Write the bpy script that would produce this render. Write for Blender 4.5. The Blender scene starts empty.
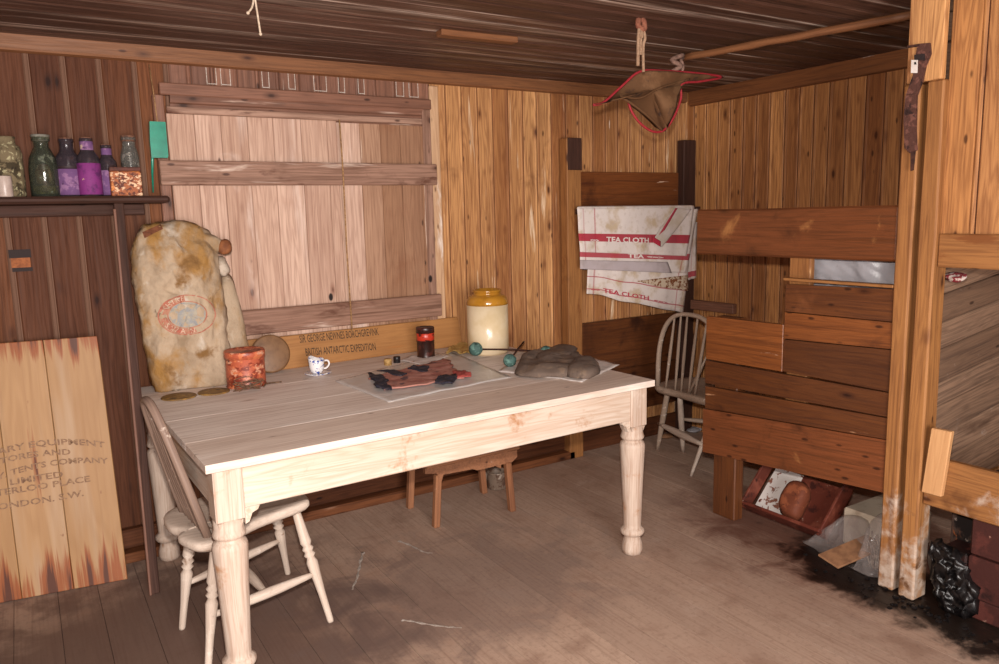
import bpy, bmesh, math, random
from mathutils import Vector, Matrix, noise
from mathutils.bvhtree import BVHTree
rnd = random.Random(7)
SC = bpy.context.scene
COL = SC.collection
V = Vector

# ---------------------------------------------------------------- camera
FPX = 764.3
yaw, pitch, roll = (math.radians(a) for a in (31.902, 8.745, -1.435))
fwd = V((math.sin(yaw)*math.cos(pitch), math.cos(yaw)*math.cos(pitch), -math.sin(pitch)))
rgt0 = V((math.cos(yaw), -math.sin(yaw), 0)); up0 = rgt0.cross(fwd)
rgt = rgt0*math.cos(roll) + up0*math.sin(roll)
upv = -rgt0*math.sin(roll) + up0*math.cos(roll)
CAM = V((0, 0, 1.45))
def ray(px, py): return rgt*((px-499.5)/FPX) - upv*((py-332)/FPX) + fwd
def on(px, py, ax, val):
    """measured point of the room: where the sight line meets the plane coordinate[ax] = val"""
    d = ray(px, py); return CAM + d*((val-CAM[ax])/d[ax])
def onX(px, py, x): return on(px, py, 0, x)
def onY(px, py, y): return on(px, py, 1, y)
def onZ(px, py, z=0): return on(px, py, 2, z)
cam = bpy.data.objects.new('camera', bpy.data.cameras.new('camera')); COL.objects.link(cam)
M = Matrix((rgt, upv, -fwd)).transposed().to_4x4(); M.translation = CAM
cam.matrix_world = M
cam.data.sensor_width = 36; cam.data.lens = FPX/999*36; cam.data.clip_start = .02
SC.camera = cam

# ---------------------------------------------------------------- tags
def tag(o, label=None, cat=None, group=None, kind=None):
    for k, v in (('label', label), ('category', cat), ('group', group), ('kind', kind)):
        if v: o[k] = v
    return o
def thing(name, label, cat, loc, group=None):
    o = bpy.data.objects.new(name, None); COL.objects.link(o); o.location = loc
    o.empty_display_size = .05
    return tag(o, label, cat, group)

# ---------------------------------------------------------------- mesh builder
def R(a, b): return rnd.uniform(a, b)
class MB:
    def __init__(s): s.v=[]; s.f=[]; s.g=[]; s.t=[]; s.m=[]; s.s=[]
    def add(s, vs, fs, gc, tint=.5, mi=0, smooth=False):
        b = len(s.v); s.v += [V(p) for p in vs]
        off = V((R(0, 50), R(0, 50), R(0, 50)))
        for f in fs:
            s.f.append([b+i for i in f]); s.g.append([gc[i]+off for i in f])
            s.t.append(tint); s.m.append(mi); s.s.append(smooth)
    def board(s, o, L, W, T, tint=None, bev=.003, mi=0, n=1, wob=0):
        """box from corner o; L runs along the grain"""
        if tint is None: tint = R(0, 1)
        o, L, W, T = V(o), V(L), V(W), V(T)
        l, w, t = L.length, W.length, T.length
        bm = bmesh.new(); bmesh.ops.create_cube(bm, size=1)
        for v in bm.verts: v.co = V(((v.co.x+.5)*l, (v.co.y+.5)*w, (v.co.z+.5)*t))
        if n > 1:
            for k in range(1, n):
                bmesh.ops.bisect_plane(bm, geom=bm.verts[:]+bm.edges[:]+bm.faces[:], plane_co=V((l*k/n, 0, 0)), plane_no=V((1, 0, 0)))
        if bev:
            es = [e for e in bm.edges if abs((e.verts[0].co-e.verts[1].co).x) > 1e-5 or n == 1 or (e.calc_face_angle(0) > .5)]
            es = [e for e in es if e.calc_face_angle(0) > .5]
            bmesh.ops.bevel(bm, geom=es, offset=min(bev, t*.45, w*.45), segments=1, affect='EDGES')
        if wob:
            so = V((R(0, 99), R(0, 99), R(0, 99)))
            for v in bm.verts:
                q = noise.noise(V((v.co.x*4, round(v.co.y, 3)*3, 0))+so); v.co.y += q*wob*(1 if v.co.y > w/2 else -1)
        bm.verts.index_update()
        a, b_, c = L/l, W/w, T/t
        loc = [v.co.copy() for v in bm.verts]
        pts = [o+a*p.x+b_*p.y+c*p.z for p in loc]
        fs = [[v.index for v in f.verts] for f in bm.faces]
        if a.cross(b_).dot(c) < 0: fs = [f[::-1] for f in fs]
        s.add(pts, fs, loc, tint, mi); bm.free()
    def prism(s, prof, o, L, A, B, tint=None, mi=0, n=1, caps=True, groove=0):
        """profile [(a,b)] in the A,B directions, swept along L (the grain)"""
        if tint is None: tint = R(0, 1)
        o, L, A, B = V(o), V(L), V(A), V(B); k = len(prof); l = L.length
        ar = sum(prof[i][0]*prof[(i+1) % k][1]-prof[(i+1) % k][0]*prof[i][1] for i in range(k))
        vs=[]; gc=[]; fs=[]
        for j in range(n+1):
            for a, b in prof:
                vs.append(o+L*(j/n)+A*a+B*b); gc.append(V((l*j/n, a*A.length, b*B.length)))
        for j in range(n):
            for i in range(k):
                i2 = (i+1) % k; fs.append([j*k+i, j*k+i2, (j+1)*k+i2, (j+1)*k+i])
        if caps: fs += [list(range(k))[::-1], list(range(n*k, (n+1)*k))]
        if (ar > 0) != (A.cross(B).dot(L) > 0): fs = [f[::-1] for f in fs]
        s.add(vs, fs, gc, tint, mi)
        if groove:      # faces down in the joints take the separate groove colour
            nf = n*k
            base = len(s.t)-len(fs)
            for q_ in range(nf):
                i = q_ % k; b0, b1 = prof[i][1], prof[(i+1) % k][1]
                wmax = max(p_[0] for p_ in prof)
                if groove < 0:
                    if min(prof[i][0], prof[(i+1) % k][0]) > wmax-.0225 and min(b0, b1) > -.013: s.t[base+q_] = -1
                elif max(b0, b1) <= -groove+.0015 and min(b0, b1) > -.013: s.t[base+q_] = -1
    def lathe(s, prof, o, axis=(0, 0, 1), n=24, tint=.5, mi=0, smooth=True, sx=1, sy=1, ref=None):
        """prof [(r,h)] along axis from o"""
        o, ax = V(o), V(axis).normalized()
        r0 = V(ref) if ref else (V((1, 0, 0)) if abs(ax.x) < .9 else V((0, 1, 0)))
        x = (r0-ax*ax.dot(r0)).normalized(); y = ax.cross(x)
        vs=[]; gc=[]; fs=[]
        for r, h in prof:
            for i in range(n):
                a = 2*math.pi*i/n; dx, dy = r*math.cos(a)*sx, r*math.sin(a)*sy
                vs.append(o+ax*h+x*dx+y*dy); gc.append(V((h, dx, dy)))
        m = len(prof)
        for j in range(m-1):
            for i in range(n):
                i2 = (i+1) % n; fs.append([j*n+i, j*n+i2, (j+1)*n+i2, (j+1)*n+i])
        up = prof[-1][1] >= prof[0][1]
        if prof[0][0] > 1e-6: fs.append(list(range(n))[::-1])
        if prof[-1][0] > 1e-6: fs.append(list(range((m-1)*n, m*n)))
        s.add(vs, fs, gc, tint, mi, smooth)
    def tube(s, pts, rad, n=8, tint=.5, mi=0, sx=1, ref=None, smooth=True):
        pts = [V(p) for p in pts]; m = len(pts)
        if not hasattr(rad, '__len__'): rad = [rad]*m
        vs=[]; gc=[]; fs=[]; d = 0; prev = None
        for j, p in enumerate(pts):
            t = (pts[min(j+1, m-1)]-pts[max(j-1, 0)]).normalized()
            if prev is None:
                r0 = V(ref) if ref else (V((0, 0, 1)) if abs(t.z) < .9 else V((1, 0, 0)))
                x = (r0-t*t.dot(r0)).normalized()
            else: x = (prev-t*t.dot(prev)).normalized()
            prev = x; y = t.cross(x)
            if j: d += (p-pts[j-1]).length
            for i in range(n):
                a = 2*math.pi*i/n; dx, dy = rad[j]*math.cos(a)*sx, rad[j]*math.sin(a)
                vs.append(p+x*dx+y*dy); gc.append(V((d, dx, dy)))
        for j in range(m-1):
            for i in range(n):
                i2 = (i+1) % n; fs.append([j*n+i, j*n+i2, (j+1)*n+i2, (j+1)*n+i])
        fs += [list(range(n))[::-1], list(range((m-1)*n, m*n))]
        s.add(vs, fs, gc, tint, mi, smooth)
    def grid(s, fn, nu, nv, tint=.5, mi=0, smooth=True, thick=0):
        P = [[V(fn(i/nu, j/nv)) for i in range(nu+1)] for j in range(nv+1)]
        vs=[]; gc=[]
        for j in range(nv+1):
            for i in range(nu+1): vs.append(P[j][i]); gc.append(V((j/nv*(P[nv][0]-P[0][0]).length, i/nu*(P[0][nu]-P[0][0]).length, 0)))
        w = nu+1; fs = [[j*w+i, j*w+i+1, (j+1)*w+i+1, (j+1)*w+i] for j in range(nv) for i in range(nu)]
        if thick:
            N = []
            for j in range(nv+1):
                for i in range(nu+1):
                    a = P[j][min(i+1, nu)]-P[j][max(i-1, 0)]; b = P[min(j+1, nv)][i]-P[max(j-1, 0)][i]
                    nn = a.cross(b); N.append(nn.normalized() if nn.length > 1e-12 else V((0, 0, 1)))
            c = len(vs)
            vs2 = [vs[k]-N[k]*thick for k in range(c)]
            fs2 = [[c+k for k in f][::-1] for f in fs]
            rim = [i for i in range(w)]+[j*w+nu for j in range(1, nv+1)]+[nv*w+i for i in range(nu-1, -1, -1)]+[j*w for j in range(nv-1, 0, -1)]
            fr = [[rim[k], c+rim[k], c+rim[(k+1) % len(rim)], rim[(k+1) % len(rim)]] for k in range(len(rim))]
            vs += vs2; gc += gc; fs += fs2+fr
        s.add(vs, fs, gc, tint, mi, smooth)
    def pillow(s, outline, D, rings=10, amp=.01, freq=12, front=1., back=1., power=2.2, tint=.5, mi=0, c=None, smooth=True):
        """closed lump: outline (list of points), inflated along +-D"""
        out = [V(p) for p in outline]; n = len(out); D = V(D)
        c = V(c) if c else sum(out, V())/n
        vs=[]; gc=[]; fs=[]; so = V((R(0, 9), R(0, 9), R(0, 9)))
        levels = [(k/rings, -1) for k in range(rings)]+[(1, 0)]+[(k/rings, 1) for k in range(rings-1, -1, -1)]
        idx = []
        for r, sg in levels:
            row = []
            h = (1-r**power)**.5 if r < 1 else 0
            k = front if sg < 0 else back
            if r == 0:
                p = c+D*(sg*h*k); vs.append(p); row = [len(vs)-1]*n
            else:
                for q in out:
                    p = c+(q-c)*r+D*(sg*h*k); vs.append(p); row.append(len(vs)-1)
            idx.append(row)
        nd = D.normalized()
        for i, p in enumerate(vs):
            vs[i] = p+nd*noise.noise(p*freq+so)*amp+V((noise.noise(p*freq*1.3+so*2), noise.noise(p*freq*1.3+so*3), noise.noise(p*freq*1.3+so*4)))*amp*.5
            gc.append(p.copy())
        for a, b in zip(idx, idx[1:]):
            for i in range(n):
                i2 = (i+1) % n; f = [a[i], a[i2], b[i2], b[i]]
                g = []
                for x in f:
                    if x not in g: g.append(x)
                if len(g) > 2: fs.append(g)
        nrm = V()
        for i in range(n): nrm += (out[i]-c).cross(out[(i+1) % n]-c)
        if nrm.dot(D) > 0: fs = [f[::-1] for f in fs]
        s.add(vs, fs, gc, tint, mi, smooth)
    def build(s, name, mats, parent=None, base=None, struct=False):
        if not isinstance(mats, (list, tuple)): mats = [mats]
        if parent is not None:
            org = parent.location.copy()
            p = parent
            while p.parent is not None: p = p.parent; org += p.location
        elif base is not None: org = V(base)
        else:
            xs = [p.x for p in s.v]; ys = [p.y for p in s.v]; zs = [p.z for p in s.v]
            org = V(((min(xs)+max(xs))/2, (min(ys)+max(ys))/2, min(zs)))
        me = bpy.data.meshes.new(name)
        me.from_pydata([p-org for p in s.v], [], s.f)
        for m in mats: me.materials.append(m)
        gl=[]; tl=[]
        for g, tt in zip(s.g, s.t):
            for q in g: gl += [q.x, q.y, q.z]; tl.append(tt)
        me.attributes.new('gc', 'FLOAT_VECTOR', 'CORNER'); me.attributes['gc'].data.foreach_set('vector', gl)
        me.attributes.new('tint', 'FLOAT', 'CORNER'); me.attributes['tint'].data.foreach_set('value', tl)
        me.polygons.foreach_set('material_index', s.m); me.polygons.foreach_set('use_smooth', s.s)
        me.validate(); me.update()
        o = bpy.data.objects.new(name, me); COL.objects.link(o)
        if parent is not None: o.parent = parent
        else: o.location = org
        if struct: o['kind'] = 'structure'
        return o
def one(name, mats, parent, fn, *a, **k):
    m = MB(); getattr(m, fn)(*a, **k); return m.build(name, mats, parent)
def copy_tree(o, loc, parent=None):
    c = o.copy(); COL.objects.link(c)
    if parent is not None: c.parent = parent
    if loc is not None: c.location = loc
    for ch in list(o.children): copy_tree(ch, None, c)
    return c
def spline(pts, k=6, closed=False):
    pts = [V(p) for p in pts]; n = len(pts); out = []
    rng = range(n) if closed else range(n-1)
    for i in rng:
        if closed: a, b, c, d = pts[i-1], pts[i], pts[(i+1) % n], pts[(i+2) % n]
        else: a, b, c, d = pts[max(i-1, 0)], pts[i], pts[i+1], pts[min(i+2, n-1)]
        for j in range(k):
            t = j/k
            out.append(.5*((2*b)+(c-a)*t+(2*a-5*b+4*c-d)*t*t+(-a+3*b-3*c+d)*t**3))
    if not closed: out.append(pts[-1])
    return out
def ncircle(c, r, n=20, rz=0, sx=1, sy=1):
    return [V(c)+V((math.cos(a)*r*sx, math.sin(a)*r*sy, 0)) for a in (2*math.pi*i/n for i in range(n))]

# ---------------------------------------------------------------- materials
def lin(h):
    if not isinstance(h, str): return (*h, 1)
    c = [int(h[i:i+2], 16)/255 for i in (0, 2, 4)]
    return tuple((x/12.92 if x <= .04045 else ((x+.055)/1.055)**2.4) for x in c)+(1,)
class NT:
    def __init__(s, name):
        s.mat = bpy.data.materials.new(name); s.mat.use_nodes = True; s.t = s.mat.node_tree; s.t.nodes.clear()
        s.out = s.n('ShaderNodeOutputMaterial'); s.p = s.n('ShaderNodeBsdfPrincipled')
        s.t.links.new(s.p.outputs[0], s.out.inputs[0])
    def n(s, ty, props=None, **ins):
        nd = s.t.nodes.new(ty)
        for k, v in (props or {}).items(): setattr(nd, k, v)
        for k, v in ins.items():
            s.set(nd, int(k[1:]) if k[0] == 'i' and k[1:].isdigit() else k.replace('_', ' '), v)
        return nd
    def set(s, nd, k, v):
        sock = nd.inputs[k]
        if isinstance(v, bpy.types.NodeSocket): s.t.links.new(v, sock)
        else:
            if isinstance(v, str): v = lin(v)
            sock.default_value = v
    def attr(s, nm, o='Vector'): return s.n('ShaderNodeAttribute', {'attribute_name': nm}).outputs[o]
    def obj(s): return s.n('ShaderNodeNewGeometry').outputs['Position']
    def sc(s, vec, x, y, z): return s.n('ShaderNodeVectorMath', {'operation': 'MULTIPLY'}, i0=vec, i1=(x, y, z)).outputs[0]
    def vadd(s, a, b): return s.n('ShaderNodeVectorMath', {'operation': 'ADD'}, i0=a, i1=b).outputs[0]
    def m(s, op, a, b=0., c=0., clamp=False): return s.n('ShaderNodeMath', {'operation': op, 'use_clamp': clamp}, i0=a, i1=b, i2=c).outputs[0]
    def noise(s, vec, scale=1., det=4., rough=.55, dist=0., o=0):
        return s.n('ShaderNodeTexNoise', Vector=vec, Scale=scale, Detail=det, Roughness=rough, Distortion=dist).outputs[o]
    def step(s, x, a, b, lo=0., hi=1.):
        return s.n('ShaderNodeMapRange', {'interpolation_type': 'SMOOTHSTEP'}, Value=x, From_Min=a, From_Max=b, To_Min=lo, To_Max=hi).outputs[0]
    def mix(s, f, a, b, mode='MIX'):
        nd = s.n('ShaderNodeMix', {'data_type': 'RGBA', 'blend_type': mode, 'clamp_factor': True})
        s.set(nd, 0, f); s.set(nd, 6, a); s.set(nd, 7, b); return nd.outputs[2]
    def fin(s, col, rough=.6, bump=None, bs=.3, bd=.002, spec=.4, **kw):
        s.set(s.p, 'Base Color', col); s.set(s.p, 'Roughness', rough); s.set(s.p, 'Specular IOR Level', spec)
        for k, v in kw.items(): s.set(s.p, k.replace('_', ' '), v)
        if bump is not None:
            b = s.n('ShaderNodeBump', Strength=bs, Distance=bd, Height=bump); s.t.links.new(b.outputs[0], s.p.inputs['Normal'])
        return s.mat
def wood(name, c1, c2, dark, gr=.5, knots=.35, knotc='3a1c0e', stains=(), rough=.6, spec=.35, bs=.35, rings=.35, holes=0, rv=.15, gcol=None):
    """c1..c2 = board to board colour, dark = grain; stains: (colour, amount 0..1, scale, (sx,sy,sz) or 'w' world, softness)"""
    q = NT(name); g = q.attr('gc'); t = q.attr('tint', 'Fac')
    big = q.noise(q.sc(g, 1.2, 7, 7), 1, 2)
    gw = q.vadd(g, q.sc(q.noise(q.sc(g, 1.5, 4, 4), 1, 2, o=1), 0, .035, .035))
    n1 = q.noise(q.sc(gw, 3, 110, 110), 1, 5, .65)
    n2 = q.noise(q.sc(gw, .8, 11, 11), 1, 3, .5)
    ring = q.m('MULTIPLY_ADD', q.m('SINE', q.m('MULTIPLY', n2, 95.)), .5, .5)
    ring = q.m('MULTIPLY', ring, ring)
    col = q.mix(t, c1, c2)
    col = q.mix(q.step(big, .35, .75, 0., .55), col, q.mix(.5, col, dark))
    col = q.mix(q.m('MULTIPLY', q.step(n1, .42, .72), gr), col, dark)
    col = q.mix(q.m('MULTIPLY', ring, rings*.6), col, dark)
    n3 = q.noise(q.sc(g, .9, 38, 38), 1, 3, .6)
    col = q.mix(q.m('MULTIPLY', q.step(n3, .56, .66), gr*.7), col, dark)
    if knots:
        v2 = q.n('ShaderNodeTexVoronoi', Vector=q.sc(g, 9, 24, 24), Scale=1., Randomness=1.)
        pk = q.m('GREATER_THAN', q.n('ShaderNodeSeparateColor', Color=v2.outputs['Color']).outputs[2], 1-knots*.45)
        col = q.mix(q.m('MULTIPLY', q.m('MULTIPLY', q.step(v2.outputs['Distance'], .2, .08), pk), .8), col, knotc)
        vo = q.n('ShaderNodeTexVoronoi', Vector=q.sc(gw, 5., 12, 12), Scale=1., Randomness=.9)
        pick = q.m('GREATER_THAN', q.n('ShaderNodeSeparateColor', Color=vo.outputs['Color']).outputs[0], 1-knots)
        dd = q.m('ADD', vo.outputs['Distance'], q.m('MULTIPLY', q.m('SUBTRACT', n1, .5), .12))
        k1 = q.m('MULTIPLY', q.step(dd, .26, .06), pick)
        k2 = q.m('MULTIPLY', q.step(dd, .12, .06), pick)
        col = q.mix(q.m('MULTIPLY', k1, .7), col, dark); col = q.mix(q.m('MULTIPLY', k2, .75), col, knotc)
    if holes:
        vo = q.n('ShaderNodeTexVoronoi', Vector=q.sc(g, 5, 9, 9), Scale=1., Randomness=1.)
        pick = q.m('GREATER_THAN', q.n('ShaderNodeSeparateColor', Color=vo.outputs['Color']).outputs[1], 1-holes)
        col = q.mix(q.m('MULTIPLY', q.step(vo.outputs['Distance'], .12, .07), pick), col, '1c0e0a')
    pos = q.obj()
    for (c, am, sc_, st, soft) in stains:
        vec = q.vadd(pos, (sc_*3.1, am*7, 1.7)) if st in ('w', 'foot') else q.sc(g, *st)
        nn = q.noise(vec, sc_, 5, .62, .3)
        if st == 'foot':   # wear that fades out above the foot of the post
            zz = q.n('ShaderNodeSeparateXYZ', Vector=pos).outputs[2]
            nn = q.m('ADD', nn, q.step(zz, .1, .75, .08, -.3))
        th = .72-.42*am
        col = q.mix(q.step(nn, th, th+soft), col, c)
    col = q.mix(q.m('LESS_THAN', t, -.5), col, gcol or dark)
    rr = q.step(n1, .3, .7, rough-rv/2, rough+rv/2)
    return q.fin(col, rr, q.m('SUBTRACT', q.m('MULTIPLY', n1, -.8), q.m('MULTIPLY', ring, .25)), bs, .002, spec)
def plain(name, col, rough=.6, spec=.4, var=.25, c2=None, scale=20, bs=.2, **kw):
    q = NT(name); nn = q.noise(q.obj(), scale, 5, .6)
    c = q.mix(q.step(nn, .35, .7, 0, 1), col, c2) if c2 else col
    return q.fin(c, rough, nn, bs, .002, spec, **kw)
def blotch(name, base, layers, rough=.8, spec=.3, bs=.4, bscale=40, bd=.003, **kw):
    """layers: (colour, threshold, softness, scale, stretch)"""
    q = NT(name); col = base; pos = q.obj()
    for k, (c, th, so, sc_, st) in enumerate(layers):
        nn = q.noise(q.vadd(q.sc(pos, *st), (k*3.7, k*1.9, k*2.3)), sc_, 5, .6, .25)
        col = q.mix(q.step(nn, th, th+so), col, c)
    return q.fin(col, rough, q.noise(pos, bscale, 4, .6), bs, bd, spec, **kw)
def glass(name, col, rough=.05, tr=1., ior=1.45, c2=None, th=.5, scale=30):
    q = NT(name)
    if c2:
        nn = q.noise(q.obj(), scale, 4, .6); f = q.step(nn, th, th+.12)
        return q.fin(q.mix(f, col, c2), rough, None, spec=.5, Transmission_Weight=q.m('MULTIPLY', q.m('SUBTRACT', 1., f), tr), IOR=ior)
    return q.fin(col, rough, None, spec=.5, Transmission_Weight=tr, IOR=ior)
def text_mb(mb, body, size, o, X, Y, mi=0, depth=.0006, align='CENTER', shear=0, sx=1, fit=None, bend=None, bold=0):
    """flat lettering as thin solid geometry at o, X = reading direction, Y = up; fit = width in metres"""
    cu = bpy.data.curves.new('t', 'FONT'); cu.body = body; cu.size = size; cu.align_x = align; cu.shear = shear
    cu.resolution_u = 2; cu.offset = bold
    ob = bpy.data.objects.new('t', cu); me = ob.to_mesh()
    co = [v.co.copy() for v in me.vertices]; fs = [list(p.vertices) for p in me.polygons]
    ob.to_mesh_clear(); bpy.data.objects.remove(ob); bpy.data.curves.remove(cu)
    X, Y = V(X).normalized(), V(Y).normalized(); N = X.cross(Y).normalized()
    if fit:
        xs = [c.x for c in co]; sx = fit/(max(xs)-min(xs)); mid = (max(xs)+min(xs))/2
        for c in co: c.x -= mid
    pts = []
    for c in co:
        x, y = c.x*sx, c.y
        if bend: x, y = bend(x, y)
        pts.append(V(o)+X*x+Y*y+N*depth)
    mb.add(pts, fs, [p.copy() for p in pts], .5, mi)
YW = 3.60                    # back wall
XR = onY(688, 96, YW).x      # right wall
ZC = 2.18                    # ceiling
XF = 2.685                   # front face of the bunks
XL, YF = -1.3, -1.7          # left wall and the wall behind the photographer

# ---- woods
W_PINE = wood('pine matchboard', 'd49e68', 'a26c40', '68381e', .6, .7, '3a1a0c', [('6b4128', .28, 2.6, 'w', .2), ('ecd0b0', .25, 1., (1.5, 14, 14), .12), ('8a5230', .36, 1., (1.3, 12, 12), .2), ('f0e0d0', .05, 1., (2.5, 40, 40), .04)], .62, rings=.6, spec=.25, gcol='5c3420')
W_PINER = wood('pine matchboard right wall', 'cc9058', '8c5832', '5c301a', .6, .75, '34180c', [('4a2a1a', .25, 2.2, 'w', .2), ('7c4a2c', .33, 1., (1.3, 12, 12), .2)], .6, rings=.6, spec=.25, gcol='3c1e12')
W_DARK = wood('stained brown matchboard', '78482a', '56301c', '30160c', .55, .4, '1e0a06', [('3a1e14', .30, 1.6, 'w', .3), ('94705a', .08, 1., (1.2, 22, 22), .1), ('94582e', .25, 2.2, 'w', .3)], .68, spec=.2, gcol='6e5040')
W_MID = wood('weathered brown wood', '946650', '765040', '4a2e22', .5, .4, '2c140c', [('bfa594', .26, 1., (1.5, 20, 20), .1), ('5c3828', .28, 2, 'w', .2)], .6)
W_SHUT = wood('bleached shutter boards', 'cfae9a', 'b08c76', '7c5240', .45, .3, '44201a', [('ecdcd2', .44, 1., (1.2, 9, 9), .3), ('9a6a50', .26, 1.5, 'w', .25), ('d8c4b8', .3, 3, 'w', .2)], .7, holes=.35, rings=.4)
W_SHUTD = wood('grimy shutter boards', 'b08a70', '946c50', '6a4430', .5, .3, '3c1e14', [('7c4c30', .36, 2.4, 'w', .25), ('d0b8a6', .2, 1., (1.2, 16, 16), .1)], .65, holes=.3, rings=.4)
W_RAIL = wood('worn shutter batten', 'b08c78', '8c6654', '50301f', .6, .3, '34160e', [('5c3828', .34, 1., (3.2, 10, 10), .12), ('d0b8a8', .3, 1., (2, 20, 20), .15), ('5c3828', .24, 5, 'w', .15)], .65, holes=.35)
W_STRIP = wood('pale scuffed pine strip', 'cda988', 'c0946a', '946848', .4, .3, '4a2814', [('e6d8cc', .35, 1., (2.5, 9, 9), .12)], .6)
W_CEIL = wood('dark smoked ceiling boards', '704e40', '482f25', '22140f', .6, .12, '1c0e0a', [('c9b2a2', .48, 1., (.45, 12, 12), .22), ('8a6450', .36, 1., (.7, 9, 9), .3), ('281812', .34, 1.2, 'w', .3)], .5, rings=.3, gcol='1c100c')
W_CORN = wood('brown cornice board', '8c5c3a', '744a2e', '4a2a1a', .5, .3, '3a1a0e', [('a8846c', .16, 1., (1.5, 18, 18), .15)], .55)
W_CORNR = wood('brown cornice board crusted', '8a5734', '744526', '4a2a18', .5, .3, '3a1a0e', [('3a241c', .28, 2.4, 'w', .2), ('d8ccc2', .1, 1., (3, 20, 20), .06)], .55)
W_FLOOR = None
W_BUNK = wood('varnished red brown pine', '8a5028', '693a1e', '401e0e', .5, .5, '260f08', [('34180f', .34, 2.8, 'w', .22), ('925a32', .34, 2.2, 'w', .25), ('4a2414', .36, 1., (2, 9, 9), .15), ('c9a890', .08, 1., (4, 26, 26), .05)], .4, spec=.45)
W_BUNKD = wood('dark red brown board', '6e4022', '543019', '32170e', .5, .4, '220d08', [('281410', .36, 3, 'w', .2), ('8c5634', .3, 1.8, 'w', .25), ('a87c5c', .12, 1., (3, 24, 24), .06)], .42, spec=.45)
W_BRAIL = wood('brown bunk rail', '80482a', '663a20', '42240f', .55, .4, '28120a', [('3c2012', .42, 3, 'w', .2), ('b07a48', .2, 5, 'w', .15)], .4, spec=.45)
W_POST = wood('yellow pine post', 'ac7846', '8e5e36', '5c341e', .55, .4, '34180c', [('5f3a20', .34, 3.4, 'w', .18), ('784826', .3, 1., (4, 14, 14), .1), ('c49868', .22, 1., (2, 12, 12), .1)], .6, spec=.25)
W_POSTW = wood('yellow pine post worn white at the foot', 'ac7846', '8e5e36', '5c341e', .55, .4, '34180c', [('5f3a20', .34, 3.4, 'w', .18), ('b8a494', .62, 9, 'foot', .2), ('6a4830', .30, 14, 'foot', .15)], .6, spec=.25)
W_GREY = wood('grey whitewashed boards', 'a4846c', '7c604c', '44322a', .6, .4, '2c1c16', [('ac9a8c', .34, 3.6, 'w', .3), ('b8aaa0', .18, 20, 'w', .2), ('5c4436', .3, 1., (1.5, 10, 10), .2)], .7, gcol='3c2c24')
W_TABLE = wood('scrubbed white tabletop', 'f6ece4', 'dccabc', 'ac9080', .45, .1, '6a4a38', [('faf4ee', .4, 1., (.8, 6, 6), .25), ('c4a894', .30, 1., (1.4, 9, 9), .2), ('cbb09c', .3, 1.8, 'w', .3)], .6, rings=.4)
W_APRON = wood('white painted pine', 'd0c2b4', 'c4b2a2', 'a88468', .4, .1, 'a2744e', [('ddd2c8', .35, 1., (1, 8, 8), .25), ('a06c40', .3, 5.5, 'w', .12), ('8a5a3c', .1, 3.5, 'w', .1)], .5, rings=.5)
W_LEG = wood('chipped white paint on turned wood', 'cebdae', 'c4b0a0', '94705a', .5, .1, '8a5a38', [('a4744e', .34, 9, 'w', .16), ('e6dace', .3, 1., (3, 8, 8), .2)], .55)
W_CHAIR = wood('chipped whitewash on chair wood', 'd6c6b8', 'cbb8a8', '9c8472', .4, .0, '6a4a38', [('8f7462', .3, 14, 'w', .12), ('e8dcd0', .3, 20, 'w', .2)], .6, rings=.15)
W_CHAIRD = wood('grey worn chair wood', '8f7768', '7c6456', '54403a', .5, .0, '3a2820', [('c9b8aa', .25, 22, 'w', .12)], .6, rings=.15)
W_CHAIRG = wood('pale grey worn chair wood', 'b09a88', 'a08a78', '6c5648', .5, .0, '3a2820', [('d0c0b2', .28, 22, 'w', .12)], .6, rings=.15)
W_STOOL = wood('brown stool wood', '9c6a4a', '8a5a3c', '5c3826', .45, .2, '3a1a0e', [('c2a08a', .2, 12, 'w', .12)], .6)
W_CRATE = wood('yellow crate wood', 'ae7c4a', 'a27040', '84562f', .35, .2, '5a2c14', [('a8662e', .26, 4, (.8, 7, 7), .12), ('6a3418', .14, 5, (.8, 8, 8), .1)], .55, rings=.3)
W_PALE = wood('fresh cut pine', 'd8a878', 'd0a070', 'a87448', .35, .1, '6a3a1c', [], .55)
W_SHELF = wood('dark dusty shelf wood', '4e3228', '3c261e', '22140f', .5, .1, '1c0e0a', [('705448', .22, 9, 'w', .2)], .7, spec=.2)
BLACK = plain('dark void', '0a0706', .9)
IRON = plain('rusty iron', '4a2c22', .8, .3, c2='2c1a16', scale=60)
GAP = plain('dusty backing', '2a1a12', .9)

def mprof(w, bead=True, g=.004, back=.014):
    if bead: return [(0, -back), (0, -g), (.004, 0), (w-.022, 0), (w-.0195, -g), (w-.016, -.0005), (w-.0115, .001), (w-.007, -.0005), (w-.003, -g), (w, -g), (w, -back)]
    return [(0, -back), (0, -g), (.004, 0), (w-.004, 0), (w, -g), (w, -back)]

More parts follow.
